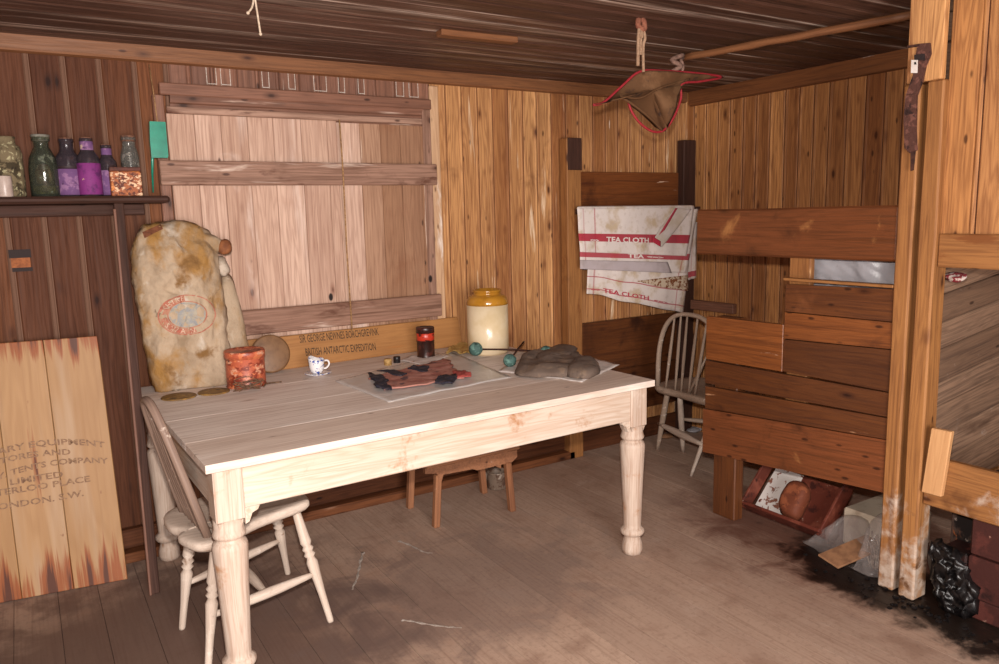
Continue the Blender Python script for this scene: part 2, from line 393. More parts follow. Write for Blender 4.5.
# ---- floor
def mk_floor():
    q = NT('trodden floor boards'); g = q.attr('gc'); t = q.attr('tint', 'Fac'); p = q.obj()
    n1 = q.noise(q.sc(g, 3, 90, 90), 1, 5, .65); big = q.noise(p, 1.3, 4, .6); mid = q.noise(p, 5, 5, .65, .4); fine = q.noise(p, 60, 4, .6)
    col = q.mix(t, 'a98f7e', 'b89d8a')
    col = q.mix(q.step(n1, .45, .75, 0, .5), col, '785a4a')
    col = q.mix(q.step(big, .42, .68, 0, .55), col, '9c7c6a')
    col = q.mix(q.step(mid, .52, .72, 0, .55), col, '846656')
    col = q.mix(q.step(mid, .46, .28, 0, .5), col, 'bda696')
    col = q.mix(q.step(fine, .5, .7, 0, .35), col, '785c4e')
    sx = q.n('ShaderNodeSeparateXYZ', Vector=p); X, Y = sx.outputs[0], sx.outputs[1]
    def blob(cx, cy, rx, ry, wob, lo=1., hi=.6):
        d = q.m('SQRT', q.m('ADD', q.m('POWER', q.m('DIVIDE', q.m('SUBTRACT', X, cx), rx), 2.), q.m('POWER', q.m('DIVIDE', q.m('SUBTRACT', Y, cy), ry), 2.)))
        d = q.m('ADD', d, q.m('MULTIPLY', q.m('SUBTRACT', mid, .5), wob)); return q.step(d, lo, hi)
    col = q.mix(q.m('MULTIPLY', blob(2.95, 1.9, .62, .95, 1.3, 1., .5), .8), col, '5a2e20')     # red brown spill under the bunk
    col = q.mix(q.m('MULTIPLY', blob(.3, 2.6, .95, 1.1, 1.4, 1.1, .45), .85), col, '5c463e')    # broad darker patch round the chair
    col = q.mix(q.m('MULTIPLY', blob(1.35, 2.5, .8, .6, 2.2, 1., .4), .5), col, '6c5a54')
    tar = blob(2.72, 1.45, .26, .75, 1.5, 1., .62)
    col = q.mix(q.m('MULTIPLY', tar, .96), col, '120c0a')
    col = q.mix(q.m('MULTIPLY', blob(1.0, 2.02, .05, .05, .8, 1., .3), .6), col, '3c3c5c')
    rr = q.m('SUBTRACT', q.step(n1, .3, .7, .6, .72), q.m('MULTIPLY', tar, .3))
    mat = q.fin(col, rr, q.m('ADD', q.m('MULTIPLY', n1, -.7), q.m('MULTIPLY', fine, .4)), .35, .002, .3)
    mb = MB(); x = XL
    while x < XR+.15:
        w = R(.135, .15)
        mb.prism([(0, -.03), (0, 0), (w, 0), (w, -.03)], (x, YF, R(-.0008, 0)), (0, YW+.12-YF, 0), (1, 0, 0), (0, 0, 1))
        x += w+.0016
    mb.board((XL, YF, -.06), (0, YW+.12-YF, 0), (XR-XL+.15, 0, 0), (0, 0, .03), bev=0, mi=1)
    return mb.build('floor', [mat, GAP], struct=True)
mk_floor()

# ---- ceiling
mb = MB(); y = YF
while y < YW+.1:
    w = R(.105, .118)
    mb.prism(mprof(w), (XL, y, ZC), (XR-XL+.1, 0, 0), (0, 1, 0), (0, 0, -1), groove=.003); y += w
mb.board((XL, YF, ZC+.014), (XR-XL+.1, 0, 0), (0, YW+.1-YF, 0), (0, 0, .03), bev=0, mi=1)
mb.build('ceiling', [W_CEIL, GAP], struct=True)

# ---- back wall
mb = MB(); x = XL
shx0 = onY(158, 90, YW).x; shx1 = onY(431, 200, YW).x
while x < XR+.02:
    if x < .58: w, mi = R(.122, .134), 0
    elif x < shx1-.03: w, mi = R(.09, .1), 1
    else: w, mi = R(.092, .104), 2
    mb.prism(mprof(w), (x, YW, 0), (0, 0, ZC), (1, 0, 0), (0, -1, 0), mi=mi, groove=(-1 if mi == 0 else .003)); x += w
mb.board((XL, YW+.014, 0), (0, 0, ZC), (XR-XL+.1, 0, 0), (0, .05, 0), bev=0, mi=3)
mb.build('wall_back', [W_DARK, W_MID, W_PINE, GAP], struct=True)
# stepped skirting
mb = MB()
mb.board((XL, YW-.10, 0), (2.69-XL, 0, 0), (0, .10, 0), (0, 0, .045), .3, .004)
mb.board((XL, YW-.045, .045), (2.69-XL, 0, 0), (0, .045, 0), (0, 0, .085), .8, .006)
mb.board((2.69, YW-.03, 0), (XR-2.69, 0, 0), (0, .03, 0), (0, 0, .12), .8, .004)
mb.build('baseboard_back', [W_DARK], struct=True)

# ---- right wall
mb = MB(); y = YF
while y < YW:
    w = R(.088, .104)
    mb.prism(mprof(w), (XR, y, 0), (0, 0, ZC), (0, 1, 0), (-1, 0, 0), groove=.003); y += w
mb.board((XR+.014, YF, 0), (0, 0, ZC), (0, YW+.1-YF, 0), (.05, 0, 0), bev=0, mi=1)
mb.build('wall_right', [W_PINER, GAP], struct=True)
# ---- left wall
mb = MB(); y = YF
while y < YW:
    w = R(.12, .134)
    mb.prism(mprof(w), (XL, y, 0), (0, 0, ZC), (0, 1, 0), (1, 0, 0)); y += w
mb.board((XL-.064, YF, 0), (0, 0, ZC), (0, YW-YF, 0), (.05, 0, 0), bev=0, mi=1)
mb.build('wall_left', [W_DARK, GAP], struct=True)
# ---- wall behind the photographer, with an added doorway gap for the fill lamp
mb = MB(); x = XL
while x < XR:
    w = R(.12, .134)
    z0 = 2.02 if -.75 < x < 1.0 else 0
    mb.prism(mprof(w), (x, YF, z0), (0, 0, ZC-z0), (1, 0, 0), (0, 1, 0)); x += w
mb.build('wall_front', [W_DARK], struct=True)
mb = MB()
mb.board((-.83, YF-.08, 0), (0, 0, 2.08), (.08, 0, 0), (0, .12, 0)); mb.board((1.06, YF-.08, 0), (0, 0, 2.08), (.08, 0, 0), (0, .12, 0))
mb.board((-.83, YF-.08, 2.0), (1.97, 0, 0), (0, 0, .08), (0, .12, 0))
mb.build('added_doorway', [W_MID], struct=True)  # unseen doorway frame, added around the opening for the fill lamp

# ---- cornices
mb = MB()
mb.prism([(0, 0), (-.022, 0), (-.022, .052), (-.018, .06), (0, .066)], (XL, YW-.002, ZC), (XR-XL-.03, 0, 0), (0, 1, 0), (0, 0, -1), .4)
mb.build('trim_1', [W_CORN], struct=True)
mb = MB()
mb.prism([(0, 0), (-.022, 0), (-.022, .075), (-.018, .083), (0, .089)], (XR-.002, .2, ZC), (0, YW-.2-.03, 0), (1, 0, 0), (0, 0, -1), .4)
mb.build('trim_2', [W_CORNR], struct=True)

# ---- window opening in the back wall, boarded by a shutter
ys = YW-.004
win = bpy.data.objects.new('window_1', None); COL.objects.link(win); win['kind'] = 'structure'
def wz(px, py, y=YW-.02): return onY(px, py, y).z
zt = (wz(165, 83)+wz(420, 99))/2
zt2 = (wz(165, 113)+wz(427, 125))/2
zb = .80
win.location = (shx0, YW, zb)
xA, xB = shx0, shx1+.005
mb = MB()   # moulded head
mb.board((xA, YW-.035, zt-.05), (xB-xA, 0, 0), (0, .035, 0), (0, 0, .05), .5, .004)
mb.prism([(0, 0), (-.028, 0), (-.02, .028), (-.012, .034), (-.008, .09), (0, .09)], (xA+.04, YW-.002, zt-.05), (xB-xA-.08, 0, 0), (0, 1, 0), (0, 0, -1), .6)
mb.build('window_head', [W_MID], win)
mb = MB()
mb.board((xA-.03, YW-.03, zb), (0, 0, zt-zb-.05), (.045, 0, 0), (0, .03, 0), .4, .004)
mb.build('window_jamb', [W_MID], win)
mb = MB()
mb.board((xB-.05, YW-.03, zb), (0, 0, zt-zb-.05), (.045, 0, 0), (0, .03, 0), .6, .004)
mb.build('window_jamb', [W_RAIL], win)
mb = MB()
mb.board((xB, YW-.018, .05), (0, 0, zt+.07-.05), (.05, 0, 0), (0, .018, 0), .3, .004)
mb.build('trim_3', [W_STRIP], struct=True)
# chalky outlines left on the boards above the shutter
CHALK = plain('white crust', 'cfc2b8', .8, c2='a89888', scale=200)
mb = MB(); x = xA+.18
for a, b in ((.2, .24), (.26, .30), (.44, .47), (.56, .59), (.68, .74), (.8, .83), (.9, .93), (1.1, 1.14), (1.17, 1.22)):
    for xx in (a, b): mb.board((xA+xx, YW-.0025, zt+.008), (0, 0, ZC-.075-zt), (.0028, 0, 0), (0, .0012, 0), bev=0)
    mb.board((xA+a, YW-.0025, zt+.01), (b-a, 0, 0), (0, 0, .0028), (0, .0012, 0), bev=0)
mb.build('trim_4', [CHALK], struct=True)

# shutter
zs0 = wz(250, 345)
sh = thing('window_shutter', 'large bleached board shutter with three cross battens over the window in the back wall', 'shutter', (shx0, YW-.02, zs0))
x = xA+.02; seam = onY(343, 250, YW-.02).x; k = 0
while x < xB-.03:
    w = min(R(.105, .13), xB-.02-x)
    if x < seam < x+w+.03: w = seam-x
    grimy = x > xA+.86
    top = zt2 if x < seam-.01 else zt2-.008
    m_ = MB(); m_.prism([(0, -.014), (0, -.003), (.002, 0), (w-.002, 0), (w, -.003), (w, -.014)], (x, YW-.022, zs0), (0, 0, top-zs0), (1, 0, 0), (0, -1, 0), tint=R(0, .8)+.2*grimy)
    m_.build('board', [W_SHUTD if grimy else W_SHUT], sh); x += w+.0008
for (p1, p2, p3, p4) in (((155, 161), (430, 163.5), (155, 186), (430, 184.5)), ((200, 313), (433, 295.5), (200, 337), (433, 319))):
    z1 = (wz(*p1, YW-.05)+wz(*p2, YW-.05))/2; z2 = (wz(*p3, YW-.05)+wz(*p4, YW-.05))/2
    m_ = MB(); m_.board((xA-.03, YW-.062, z2), (xB-xA+.035, 0, 0), (0, .026, 0), (0, 0, z1-z2), R(.2, .8), .004)
    m_.build('batten', [W_RAIL], sh)
m_ = MB()
m_.board((xA+.02, YW-.046, zt2-.002), (xB-xA-.08, 0, 0), (0, .018, 0), (0, 0, .028), .2, .003)
m_.build('batten', [W_RAIL], sh)
CORD = plain('yellowed cord', 'a98258', .8, c2='7a5636', scale=90)
o = one('cord', [CORD], sh, 'tube', [(seam, YW-.068, zt2), (seam+.004, YW-.068, zt2-.25), (seam+.002, YW-.066, 1.3), (seam+.006, YW-.068, zs0+.02)], .004, 6)
# ================================================================ table
TZ = .76
tFL, tFR, tBL = onZ(205, 466, TZ), onZ(655, 380, TZ), onZ(143, 387, TZ)
ex = (tFR-tFL).normalized(); ey = V((-ex.y, ex.x, 0)); ez = V((0, 0, 1))
TLn = (tFR-tFL).length; TD = (tBL-tFL).dot(ey)
table = thing('dining_table', 'long scrubbed white painted wooden table with turned legs in the middle of the room', 'table', tFL+ex*(TLn/2)+ey*(TD/2)-ez*TZ)
mb = MB(); y = 0; ws = [.21, .25, .27, .26]; tot = sum(ws)
for i, w in enumerate(ws):
    w = w*TD/tot
    mb.board(tFL+ey*y-ez*.026, ex*TLn, ey*(w-.0005), ez*.026, [.95, .35, .1, .3][i], .0012, n=6, wob=.0015)
    y += w
mb.build('tabletop', [W_TABLE], table)
ins = .022; lw = .086
def tp(u, v, z=0): return tFL+ex*u+ey*v+ez*(z-TZ)
U0, U1, V0, V1 = ins, TLn-ins, ins, TD-ins
def leg_mb(u, v):
    m_ = MB(); h = lw/2
    c = tp(u, v)
    # square block with chamfered lower corners
    m_.board(c-ex*h-ey*h+ez*.568, ez*(TZ-.026-.568), ex*lw, ey*lw, .5, .004)
    m_.lathe([(h*.95, .568), (h*1.22, .565), (h*1.0, .541)], c, n=4, smooth=False, ref=(ex+ey))
    pr = [(.030, 0), (.039, .005), (.044, .022), (.043, .045), (.037, .066), (.034, .08), (.036, .086), (.047, .091), (.052, .101), (.050, .113), (.041, .121), (.037, .127), (.038, .14),
          (.041, .22), (.046, .34), (.051, .44), (.053, .475), (.052, .487), (.047, .497), (.040, .502), (.040, .508), (.047, .512), (.050, .520), (.047, .528), (.044, .540), (.044, .568)]
    m_.lathe(pr, c, n=32, ref=ex)
    return m_
for u, v in ((U0+lw/2, V0+lw/2), (U1-lw/2, V0+lw/2), (U0+lw/2, V1-lw/2), (U1-lw/2, V1-lw/2)):
    leg_mb(u, v).build('leg', [W_LEG], table)
AH = .136; zb_ = TZ-.026-AH
one('apron', [W_APRON], table, 'board', tp(U0+lw, V0+.008, zb_), ex*(U1-U0-2*lw), ez*AH, ey*.022, .5, .003)
one('apron', [W_APRON], table, 'board', tp(U0+lw, V1-.03, zb_), ex*(U1-U0-2*lw), ez*AH, ey*.022, .5, .003)
one('apron', [W_APRON], table, 'board', tp(U0+.008, V0+lw, zb_), ey*(V1-V0-2*lw), ez*AH, ex*.022, .5, .003)
one('apron', [W_APRON], table, 'board', tp(U1-.03, V0+lw, zb_), ey*(V1-V0-2*lw), ez*AH, ex*.022, .5, .003)
for u, sg in ((U0+lw, 1), (U1-lw, -1)):   # curved brackets below the front apron
    one('bracket', [W_APRON], table, 'prism', [(0, 0), (sg*.045, 0), (sg*.04, -.012), (sg*.022, -.02), (sg*.012, -.045), (0, -.05)], tp(u, V0+.01, zb_), ey*.018, ex, ez, .5)

# ================================================================ chairs
def turned(L, r=.019):
    q = [(.55, 0), (.62, .02), (.72, .25), (.95, .42), (1.1, .52), (.72, .56), (1.15, .585), (.75, .61), (1.15, .635), (.75, .66), (1.1, .69), (1., .74), (.85, .9), (.7, 1)]
    return [(a*r, h*L) for a, h in q]
def chair_leg(foot, top, name, mat, par, r=.019):
    foot, top = V(foot), V(top); d = top-foot
    m_ = MB(); m_.lathe(turned(d.length, r), foot, d, n=14)
    # foot cut level with the floor
    for i, p in enumerate(m_.v):
        if p.z < foot.z: m_.v[i].z = foot.z
    return m_.build(name, mat, par)
def swell(a, b, r, par, mat, name='stretcher', k=1.5):
    a, b = V(a), V(b); pts = [a.lerp(b, i/8) for i in range(9)]
    return one(name, mat, par, 'tube', pts, [r*(.7+(k-.7)*math.sin(math.pi*i/8)) for i in range(9)], 10)
def seat_mb(outline, z, th=.034):
    """saddle seat from an outline of xy points"""
    m_ = MB(); pts = spline([(x, y, 0) for x, y in outline], 5, True); n = len(pts)
    c = sum(pts, V())/n; vs=[]; gc=[]; fs=[]; rows = []
    for r, dz in ((0, -.012), (.35, -.011), (.6, -.007), (.8, -.001), (.93, .001), (.985, -.002), (1, -.008), (1, -.022), (.96, -th), (0, -th)):
        row = []
        for p in pts:
            q_ = c+(p-c)*r; vs.append(V((q_.x, q_.y, z+dz))); gc.append(V((q_.x, q_.y, dz))); row.append(len(vs)-1)
        rows.append(row)
    for a, b in zip(rows, rows[1:]):
        for i in range(n): fs.append([a[i], b[i], b[(i+1) % n], a[(i+1) % n]])
    m_.add(vs, fs, gc, .5, 0, True); return m_
# left chair, tucked under the near left end of the table, facing the table
ch = thing('windsor_chair', 'whitewashed windsor chair with turned legs tucked under the near left corner of the table', 'chair', (.6, 2.70, 0))
zs = .425
feet = [onZ(331, 622), onZ(182, 629), onZ(208, 670), onZ(288, 574)]
FRf, BLf, BRf, FLf = feet
seat_o = [(.385, 2.465), (.345, 2.568), (.375, 2.60), (.335, 2.675), (.34, 2.80), (.42, 2.87), (.56, 2.93), (.74, 2.99), (.80, 2.95), (.812, 2.80), (.81, 2.66), (.775, 2.612), (.60, 2.55), (.46, 2.46)]
seat_mb(seat_o, zs+.017).build('seat', [W_CHAIR], ch)
tops = [(.76, 2.67, zs-.012), (.42, 2.76, zs-.012), (.45, 2.52, zs-.012), (.74, 2.90, zs-.012)]
for f_, t_ in zip(feet, tops): chair_leg((f_.x, f_.y, 0), t_, 'leg', [W_CHAIR], ch)
def along(i, t): return V((feet[i].x, feet[i].y, 0)).lerp(V(tops[i]), t)
s1a, s1b = along(0, .42), along(2, .42); s2a, s2b = along(3, .42), along(1, .42)
swell(s1a, s1b, .012, ch, [W_CHAIR]); swell(s2a, s2b, .012, ch, [W_CHAIR]); swell(s1a.lerp(s1b, .5), s2a.lerp(s2b, .5), .012, ch, [W_CHAIR])
def bow(ch, A, B, top, w, mat, sp, name='back_bow', r=.014, sx=1.0, lean=0, ztop_spread=.62, cut=None):
    """hoop from A up over top and down to B, with spindles fanned between seat and hoop"""
    A, B, top = V(A), V(B), V(top); mid = (A+B)/2; h = top-mid; side = (B-A)/2
    pts = []
    for i in range(25):
        a = math.pi*i/24
        cx = -math.cos(a); sx_ = math.copysign(abs(cx)**.75, cx); sy_ = math.sin(a)**.62
        pts.append(mid+side*sx_*w*(1 if sy_ > .5 else 1/w+(1-1/w)*sy_*2)+h*sy_)
    one(name, mat, ch, 'tube', pts, r, 10, .5, 0, 1.35)
    for k, (u, v, hh) in enumerate(sp):
        a = A.lerp(B, u); cx = (v-.5)*2
        sy_ = (max(0, 1-abs(cx)**(2/.75)))**.31
        b = mid+side*cx*w+h*sy_*hh
        p = [a.lerp(b, i/6) for i in range(7)]
        one('spindle', mat, ch, 'tube', p, [.006, .0075, .009, .0095, .0085, .007, .0055], 8)
bow(ch, (.43, 2.50, zs), (.405, 2.79, zs), (.302, 2.655, .885), .86, [W_CHAIRD], [(u, .5+(u-.5)*1.1, 1.) for u in (.14, .28, .42, .57, .71, .86)], r=.0105)
# right chair, broken, standing inside the far end of the bunk
c2 = thing('windsor_chair', 'grey bow-back windsor chair with a broken leg standing behind the end of the bunk panels', 'chair', (3.22, 3.02, 0))
z2 = .44
so = [(3.075, 3.235), (3.06, 3.03), (3.05, 2.80), (3.12, 2.77), (3.3, 2.76), (3.46, 2.80), (3.50, 2.95), (3.50, 3.10), (3.42, 3.26), (3.24, 3.29)]
seat_mb(so, z2, .038).build('seat', [W_CHAIRG], c2)
def plain_leg(a, b, r0, r1, mat, par, name='leg'):
    a, b = V(a), V(b)
    m_ = MB(); m_.tube([a.lerp(b, t) for t in (0, .15, .35, .6, .8, 1)], [r0*.85, r0, r0*1.2, r0*1.3, r1, r1*.9], 12)
    for i, p in enumerate(m_.v):
        if p.z < a.z: m_.v[i].z = a.z
    return m_.build(name, mat, par)
f1 = onZ(683, 452); f2 = onZ(691, 476)
plain_leg((f1.x, f1.y, 0), (3.13, 3.09, z2-.02), .014, .016, [W_CHAIR], c2)
lg = plain_leg((f2.x, f2.y, 0), (3.12, 2.80, z2-.02), .010, .019, [W_CHAIR], c2)
plain_leg((3.20, 3.34, 0), (3.17, 3.22, z2-.02), .014, .017, [W_CHAIRG], c2)
plain_leg((3.50, 2.95, 0), (3.42, 2.90, z2-.02), .014, .017, [W_CHAIRG], c2)
swell((3.19, 3.32, .17), (3.03, 2.81, .19), .013, c2, [W_CHAIR], k=1.6)
swell((3.23, 3.20, .22), (3.47, 2.93, .2), .010, c2, [W_CHAIRG])
bow(c2, (3.08, 3.215, z2), (3.07, 2.74, z2), (3.06, 2.95, .885), 1.02, [W_CHAIRG],
    [(.14, .26, 1), (.30, .36, 1), (.40, .46, 1), (.52, .62, 1), (.62, .76, 1), (.80, .99, .0), (.88, .90, .55)], r=.012)
one('spindle', [W_CHAIRG], c2, 'tube', [(3.08, 2.97, z2), (3.08, 2.90, z2+.12), (3.075, 2.84, z2+.23)], [.008, .01, .004], 8)

# ================================================================ stool under the table
P = [onZ(410, 508), onZ(436, 527), onZ(484, 493), onZ(512, 511)]
st = thing('stool', 'small brown wooden stool with square legs standing under the table', 'stool', (sum(p.x for p in P)/4, sum(p.y for p in P)/4, 0))
SH = .255
for i, p in enumerate(P):
    m_ = MB(); t_ = V((p.x+(.02 if i < 2 else -.02), p.y, SH))
    b_ = V((p.x, p.y, 0)); L = t_-b_
    m_.board(b_-V((.016, .016, 0)), L, (.032, 0, 0), (0, .032, 0), R(0, 1), .004)
    m_.build('leg', [W_STOOL], st)
xl, xr = P[1].x, P[3].x
for (a, b) in ((P[1], P[3]), (P[0], P[2])):
    a_, b_ = V((a.x-.05, a.y-.012, SH)), V((b.x+.03, b.y-.012, SH))
    L = (b_-a_); ln = L.length
    one('rail', [W_STOOL], st, 'prism', [(0, .055), (ln, .055), (ln, .02), (ln-.03, -.002), (ln*.55, -.01), (ln*.5, .0), (.09, .0), (.08, -.03), (.065, -.03), (.06, .01), (.0, .02)], a_, V((0, .022, 0)), L.normalized(), ez, .5)
ym, yx = (P[1].y+P[3].y)/2, (P[0].y+P[2].y)/2
one('seat', [W_STOOL], st, 'board', (xl-.06, ym-.03, SH+.053), (xr-xl+.11, 0, 0), (0, yx-ym+.06, 0), (0, 0, .022), .5, .004)
one('brace', [W_STOOL], st, 'board', (xr-.12, ym+.01, SH+.01), V((.085, 0, -.05)), (0, 0, .02), (0, .012, 0), .4, .002)

# ================================================================ bunk along the right wall
def pz(px, py, x=XF): return onX(px, py, x).z
def py_(px, py, x=XF): return onX(px, py, x).y
bx0, bx1 = onY(568, 250, 3.50).x, onY(582, 250, 3.50).x
yR = py_(899, 210)       # panels meet the near post here
bk = thing('bunk_bed', 'double bunk of red brown planks along the right wall, its far half open', 'bunk bed', (3.15, 2.6, 0))
zpost = onY(575, 138, 3.5).z
one('post', [W_POST], bk, 'board', (bx0, 3.50, 0), (0, 0, zpost), (bx1-bx0, 0, 0), (0, .068, 0), .4, .004)
one('post_cap', [W_SHELF], bk, 'board', (bx0+.003, 3.487, onY(575, 170, 3.49).z), (0, 0, zpost-onY(575, 170, 3.49).z), (bx1-bx0-.006, 0, 0), (0, .013, 0), .3, .003)
rx0, rx1 = onY(683, 250, 3.52).x, XR-.004
one('post', [W_SHELF], bk, 'board', (rx0, 3.52, 0), (0, 0, onY(690, 140, 3.52).z), (rx1-rx0, 0, 0), (0, .06, 0), .5, .004)
hz1 = onY(630, 172, 3.55).z; hz0 = 1.28
mb = MB(); mb.board((bx1-.01, 3.568, 1.36), (rx0-bx1+.02, 0, 0), (0, 0, hz1-1.36), (0, .025, 0), .6, .003, mi=0)
mb.build('head_board', [W_BUNK], bk)
lz1 = onY(628, 319, 3.54).z
mb = MB(); mb.board((bx1-.01, 3.568, .20), (rx0-bx1+.02, 0, 0), (0, 0, .28), (0, .025, 0), .6, .003); mb.board((bx1-.01, 3.568, .482), (rx0-bx1+.02, 0, 0), (0, 0, lz1-.482), (0, .025, 0), .3, .003)
mb.build('foot_board', [W_BUNKD], bk)
TWZ = onY(635, 207, 3.46).z
one('towel_rail', [W_SHELF], bk, 'board', (bx0+.035, 3.455, TWZ-.035), (XR-bx0-.06, 0, 0), (0, 0, .03), (0, .022, 0), .5, .003)
# upper side rail
rz1 = (pz(760, 206)+pz(899, 207.5))/2; rz0 = (pz(760, 256.5)+pz(896, 262))/2
yL = py_(696, 230)
one('side_rail', [W_BRAIL], bk, 'board', (XF, yR-.0, rz0), (0, yL-yR, 0), (0, 0, rz1-rz0), (.028, 0, 0), .55, .008, n=8, wob=.003)
one('bunk_base', [W_SHELF], bk, 'board', (XF+.03, yR+.01, rz0+.012), (0, .62, 0), (XR-XF-.05, 0, 0), (0, 0, .02), .3, .002)
# nailed planks of the lower side: (left px, right px, y left/right top, y left/right bottom)
def plank(xl_, xr_, tl, tr, bl, br, mat=W_BUNK, tint=None, x0=XF, th=.022):
    ya, yb = py_(xl_, (tl+bl)/2), (py_(xr_, (tr+br)/2) if xr_ < 885 else yR+.001)
    zt_ = (pz(xl_, tl)+pz(xr_, tr))/2; zb__ = (pz(xl_, bl)+pz(xr_, br))/2
    xq = xr_ if xr_ < 885 else 890
    zBL, zBR, zTL, zTR = pz(xl_, bl), pz(xq, br), pz(xl_, tl), pz(xq, tr)
    m_ = MB(); m_.board((x0, yb, 0), (0, ya-yb, 0), (0, 0, 1), (th, 0, 0), tint, .002)
    for i, p in enumerate(m_.v):
        s_ = (p.y-yb)/(ya-yb); lo = zBR+(zBL-zBR)*s_+.001; hi = zTR+(zTL-zTR)*s_-.0005
        m_.v[i] = V((p.x, p.y, lo+(hi-lo)*p.z))
    hh = zt_-zb__
    for gi in m_.g:
        for g_ in gi: g_.y *= 1
    m_.g = [[V((g_.x, g_.y*hh, g_.z)) for g_ in gi] for gi in m_.g]
    return m_.build('side_plank', [mat], bk)
plank(785, 895, 284, 289, 311.5, 321.8, W_BUNKD, .2)
plank(784, 894, 312, 322.3, 338.8, 349.3, W_BUNK, .2)
plank(783, 892, 339.3, 349.8, 371.5, 392.5, W_BUNKD, .8)
plank(706, 782.5, 316, 324.5, 359, 372, W_BUNK, .1)
plank(705, 890, 360, 393.2, 383, 418, W_BUNKD, .6)
plank(705, 889, 386, 418.8, 408, 440.5, W_BUNKD, .3)
plank(702.5, 888, 408.5, 441, 452, 495, W_BRAIL, .1)
one('ledge', [W_POST], bk, 'board', (XF-.012, yR+.001, pz(895, 288)), (0, py_(785, 284)-yR, 0), (0, 0, .011), (.045, 0, 0), .4, .002)
ly0, ly1 = py_(735, 470, XF+.024), py_(713, 470, XF+.024)
one('leg', [W_BUNKD], bk, 'board', (XF+.024, ly0, 0), (0, 0, .96), (0, ly1-ly0, 0), (.06, 0, 0), .3, .005)
sy0, sy1 = py_(810, 275, XF+.024), py_(789, 275, XF+.024)
one('stud', [W_POST], bk, 'board', (XF+.024, sy0, .40), (0, 0, rz0+.12-.40), (0, sy1-sy0, 0), (.03, 0, 0), .8, .004)
yrr = onX(733, 305, XR-.05).y
one('rear_rail', [W_MID], bk, 'board', (XR-.05, yrr, onX(715, 312, XR-.05).z), (0, 3.51-yrr, 0), (0, 0, .06), (.035, 0, 0), .5, .003)
# near post of the bunk and the frame of the next one
yA0 = py_(913, 250); yB0 = py_(938, 250); yB1 = py_(920.5, 250)
PT = 1.86
one('post', [W_POSTW], bk, 'board', (XF-.012, yA0, 0), (0, 0, PT), (0, yR-yA0, 0), (.07, 0, 0), .5, .006, n=14, wob=.003)

b2 = thing('bunk_bed', 'front frame of a second bunk at the right edge, posts worn white at the foot', 'bunk bed', (XF+.4, yB0-.4, 0))
one('post', [W_POSTW], b2, 'board', (XF-.022, yB0, 0), (0, 0, PT), (0, yB1-yB0, 0), (.085, 0, 0), .3, .006, n=14, wob=.003)
yE = .35
uz1 = (pz(942, 234)+pz(999, 234))/2; uz0 = (pz(942, 266)+pz(999, 271))/2
one('upper_rail', [W_POST], b2, 'board', (XF-.005, yE, uz0), (0, yB0-yE-.002, 0), (0, 0, uz1-uz0), (.03, 0, 0), .6, .004, n=4, wob=.002)
lz1_, lz0_ = (pz(942, 459)+pz(999, 474))/2, (pz(930, 503)+pz(999, 529))/2
one('lower_rail', [W_POSTW], b2, 'board', (XF-.005, yE, lz0_), (0, yB0-yE-.002, 0), (0, 0, lz1_-lz0_), (.03, 0, 0), .4, .005, n=4, wob=.003)
one('post', [W_POST], b2, 'board', (XF-.012, yE-.07, 0), (0, 0, ZC-.002), (0, .07, 0), (.08, 0, 0), .5, .006)
one('bunk_base', [W_SHELF], b2, 'board', (XF+.03, yE, lz0_+.02), (0, yB0-yE-.03, 0), (XR-XF-.05, 0, 0), (0, 0, .02), .3, .002)
# short pale offcut nailed to the post
t1, t2 = onX(931, 428, XF-.03), onX(951, 432, XF-.03); b1_, b2_ = onX(921, 492, XF-.03), onX(944, 500, XF-.03)
m_ = MB(); m_.board(b1_, t1-b1_, (t2-t1)*1.02, V((.022, 0, 0)), .6, .003)
oc = m_.build('wood_offcut', [W_PALE]); tag(oc, 'short pale slanting wood offcut nailed at the foot rail of the right-hand bunk', 'wood offcut')

# boarding above the second bunk (front of the partition)
mb = MB(); y = yR+.012
first = True
for i in range(14):
    w = .15 if i == 0 else R(.10, .125)
    if i == 0:
        mb.board((XF-.03, y-w, PT), (0, 0, ZC-PT), (0, w-.03, 0), (.028, 0, 0), .15, .003, mi=0)
        # boards beside and behind the posts
        mb.prism(mprof(.10, False), (XF+.035, yB0+.02, uz1+.0), (0, 0, ZC-uz1), (0, -1, 0), (-1, 0, 0), .5, mi=1)
    else:
        mb.prism(mprof(w), (XF+.012, y, uz1), (0, 0, ZC-uz1), (0, -1, 0), (-1, 0, 0), mi=(1 if i == 1 else 0), groove=.003)
    y -= w
    if y < yE: break
mb.build('wall_partition', [W_PINE, W_PINER], struct=True)
# cross partition between the two bunks
yd = yB1+.005
dl = (onY(999, 337, yd)-onY(939, 364, yd)); ang = math.atan2(dl.z, dl.x)
L = V((math.cos(ang), 0, math.sin(ang))); W = V((-math.sin(ang), 0, math.cos(ang)))
mb = MB(); z = -1.2; ws_ = [.105, .12, .09, .13, .1]
k = 0
while z < 2.3:
    w = ws_[k % 5]; k += 1
    mb.prism([(0, 0), (0, .014), (.003, .018), (w-.006, .018), (w-.003, .014), (w-.001, 0)], V((XF+.06, yd+.02, z)), L*1.7, W, (0, -1, 0)); z += w/math.cos(ang)
m2 = mb.build('wall_divider', [W_GREY], struct=True)
bm = bmesh.new(); bm.from_mesh(m2.data)
for co, no in (((0, 0, .36), (0, 0, -1)), ((0, 0, ZC-.005), (0, 0, 1)), ((XR-.03, 0, 0), (1, 0, 0)), ((XF+.064, 0, 0), (-1, 0, 0))):
    bmesh.ops.bisect_plane(bm, geom=bm.verts[:]+bm.edges[:]+bm.faces[:], plane_co=V(co)-m2.location, plane_no=no, clear_outer=True)
bm.to_mesh(m2.data); bm.free()
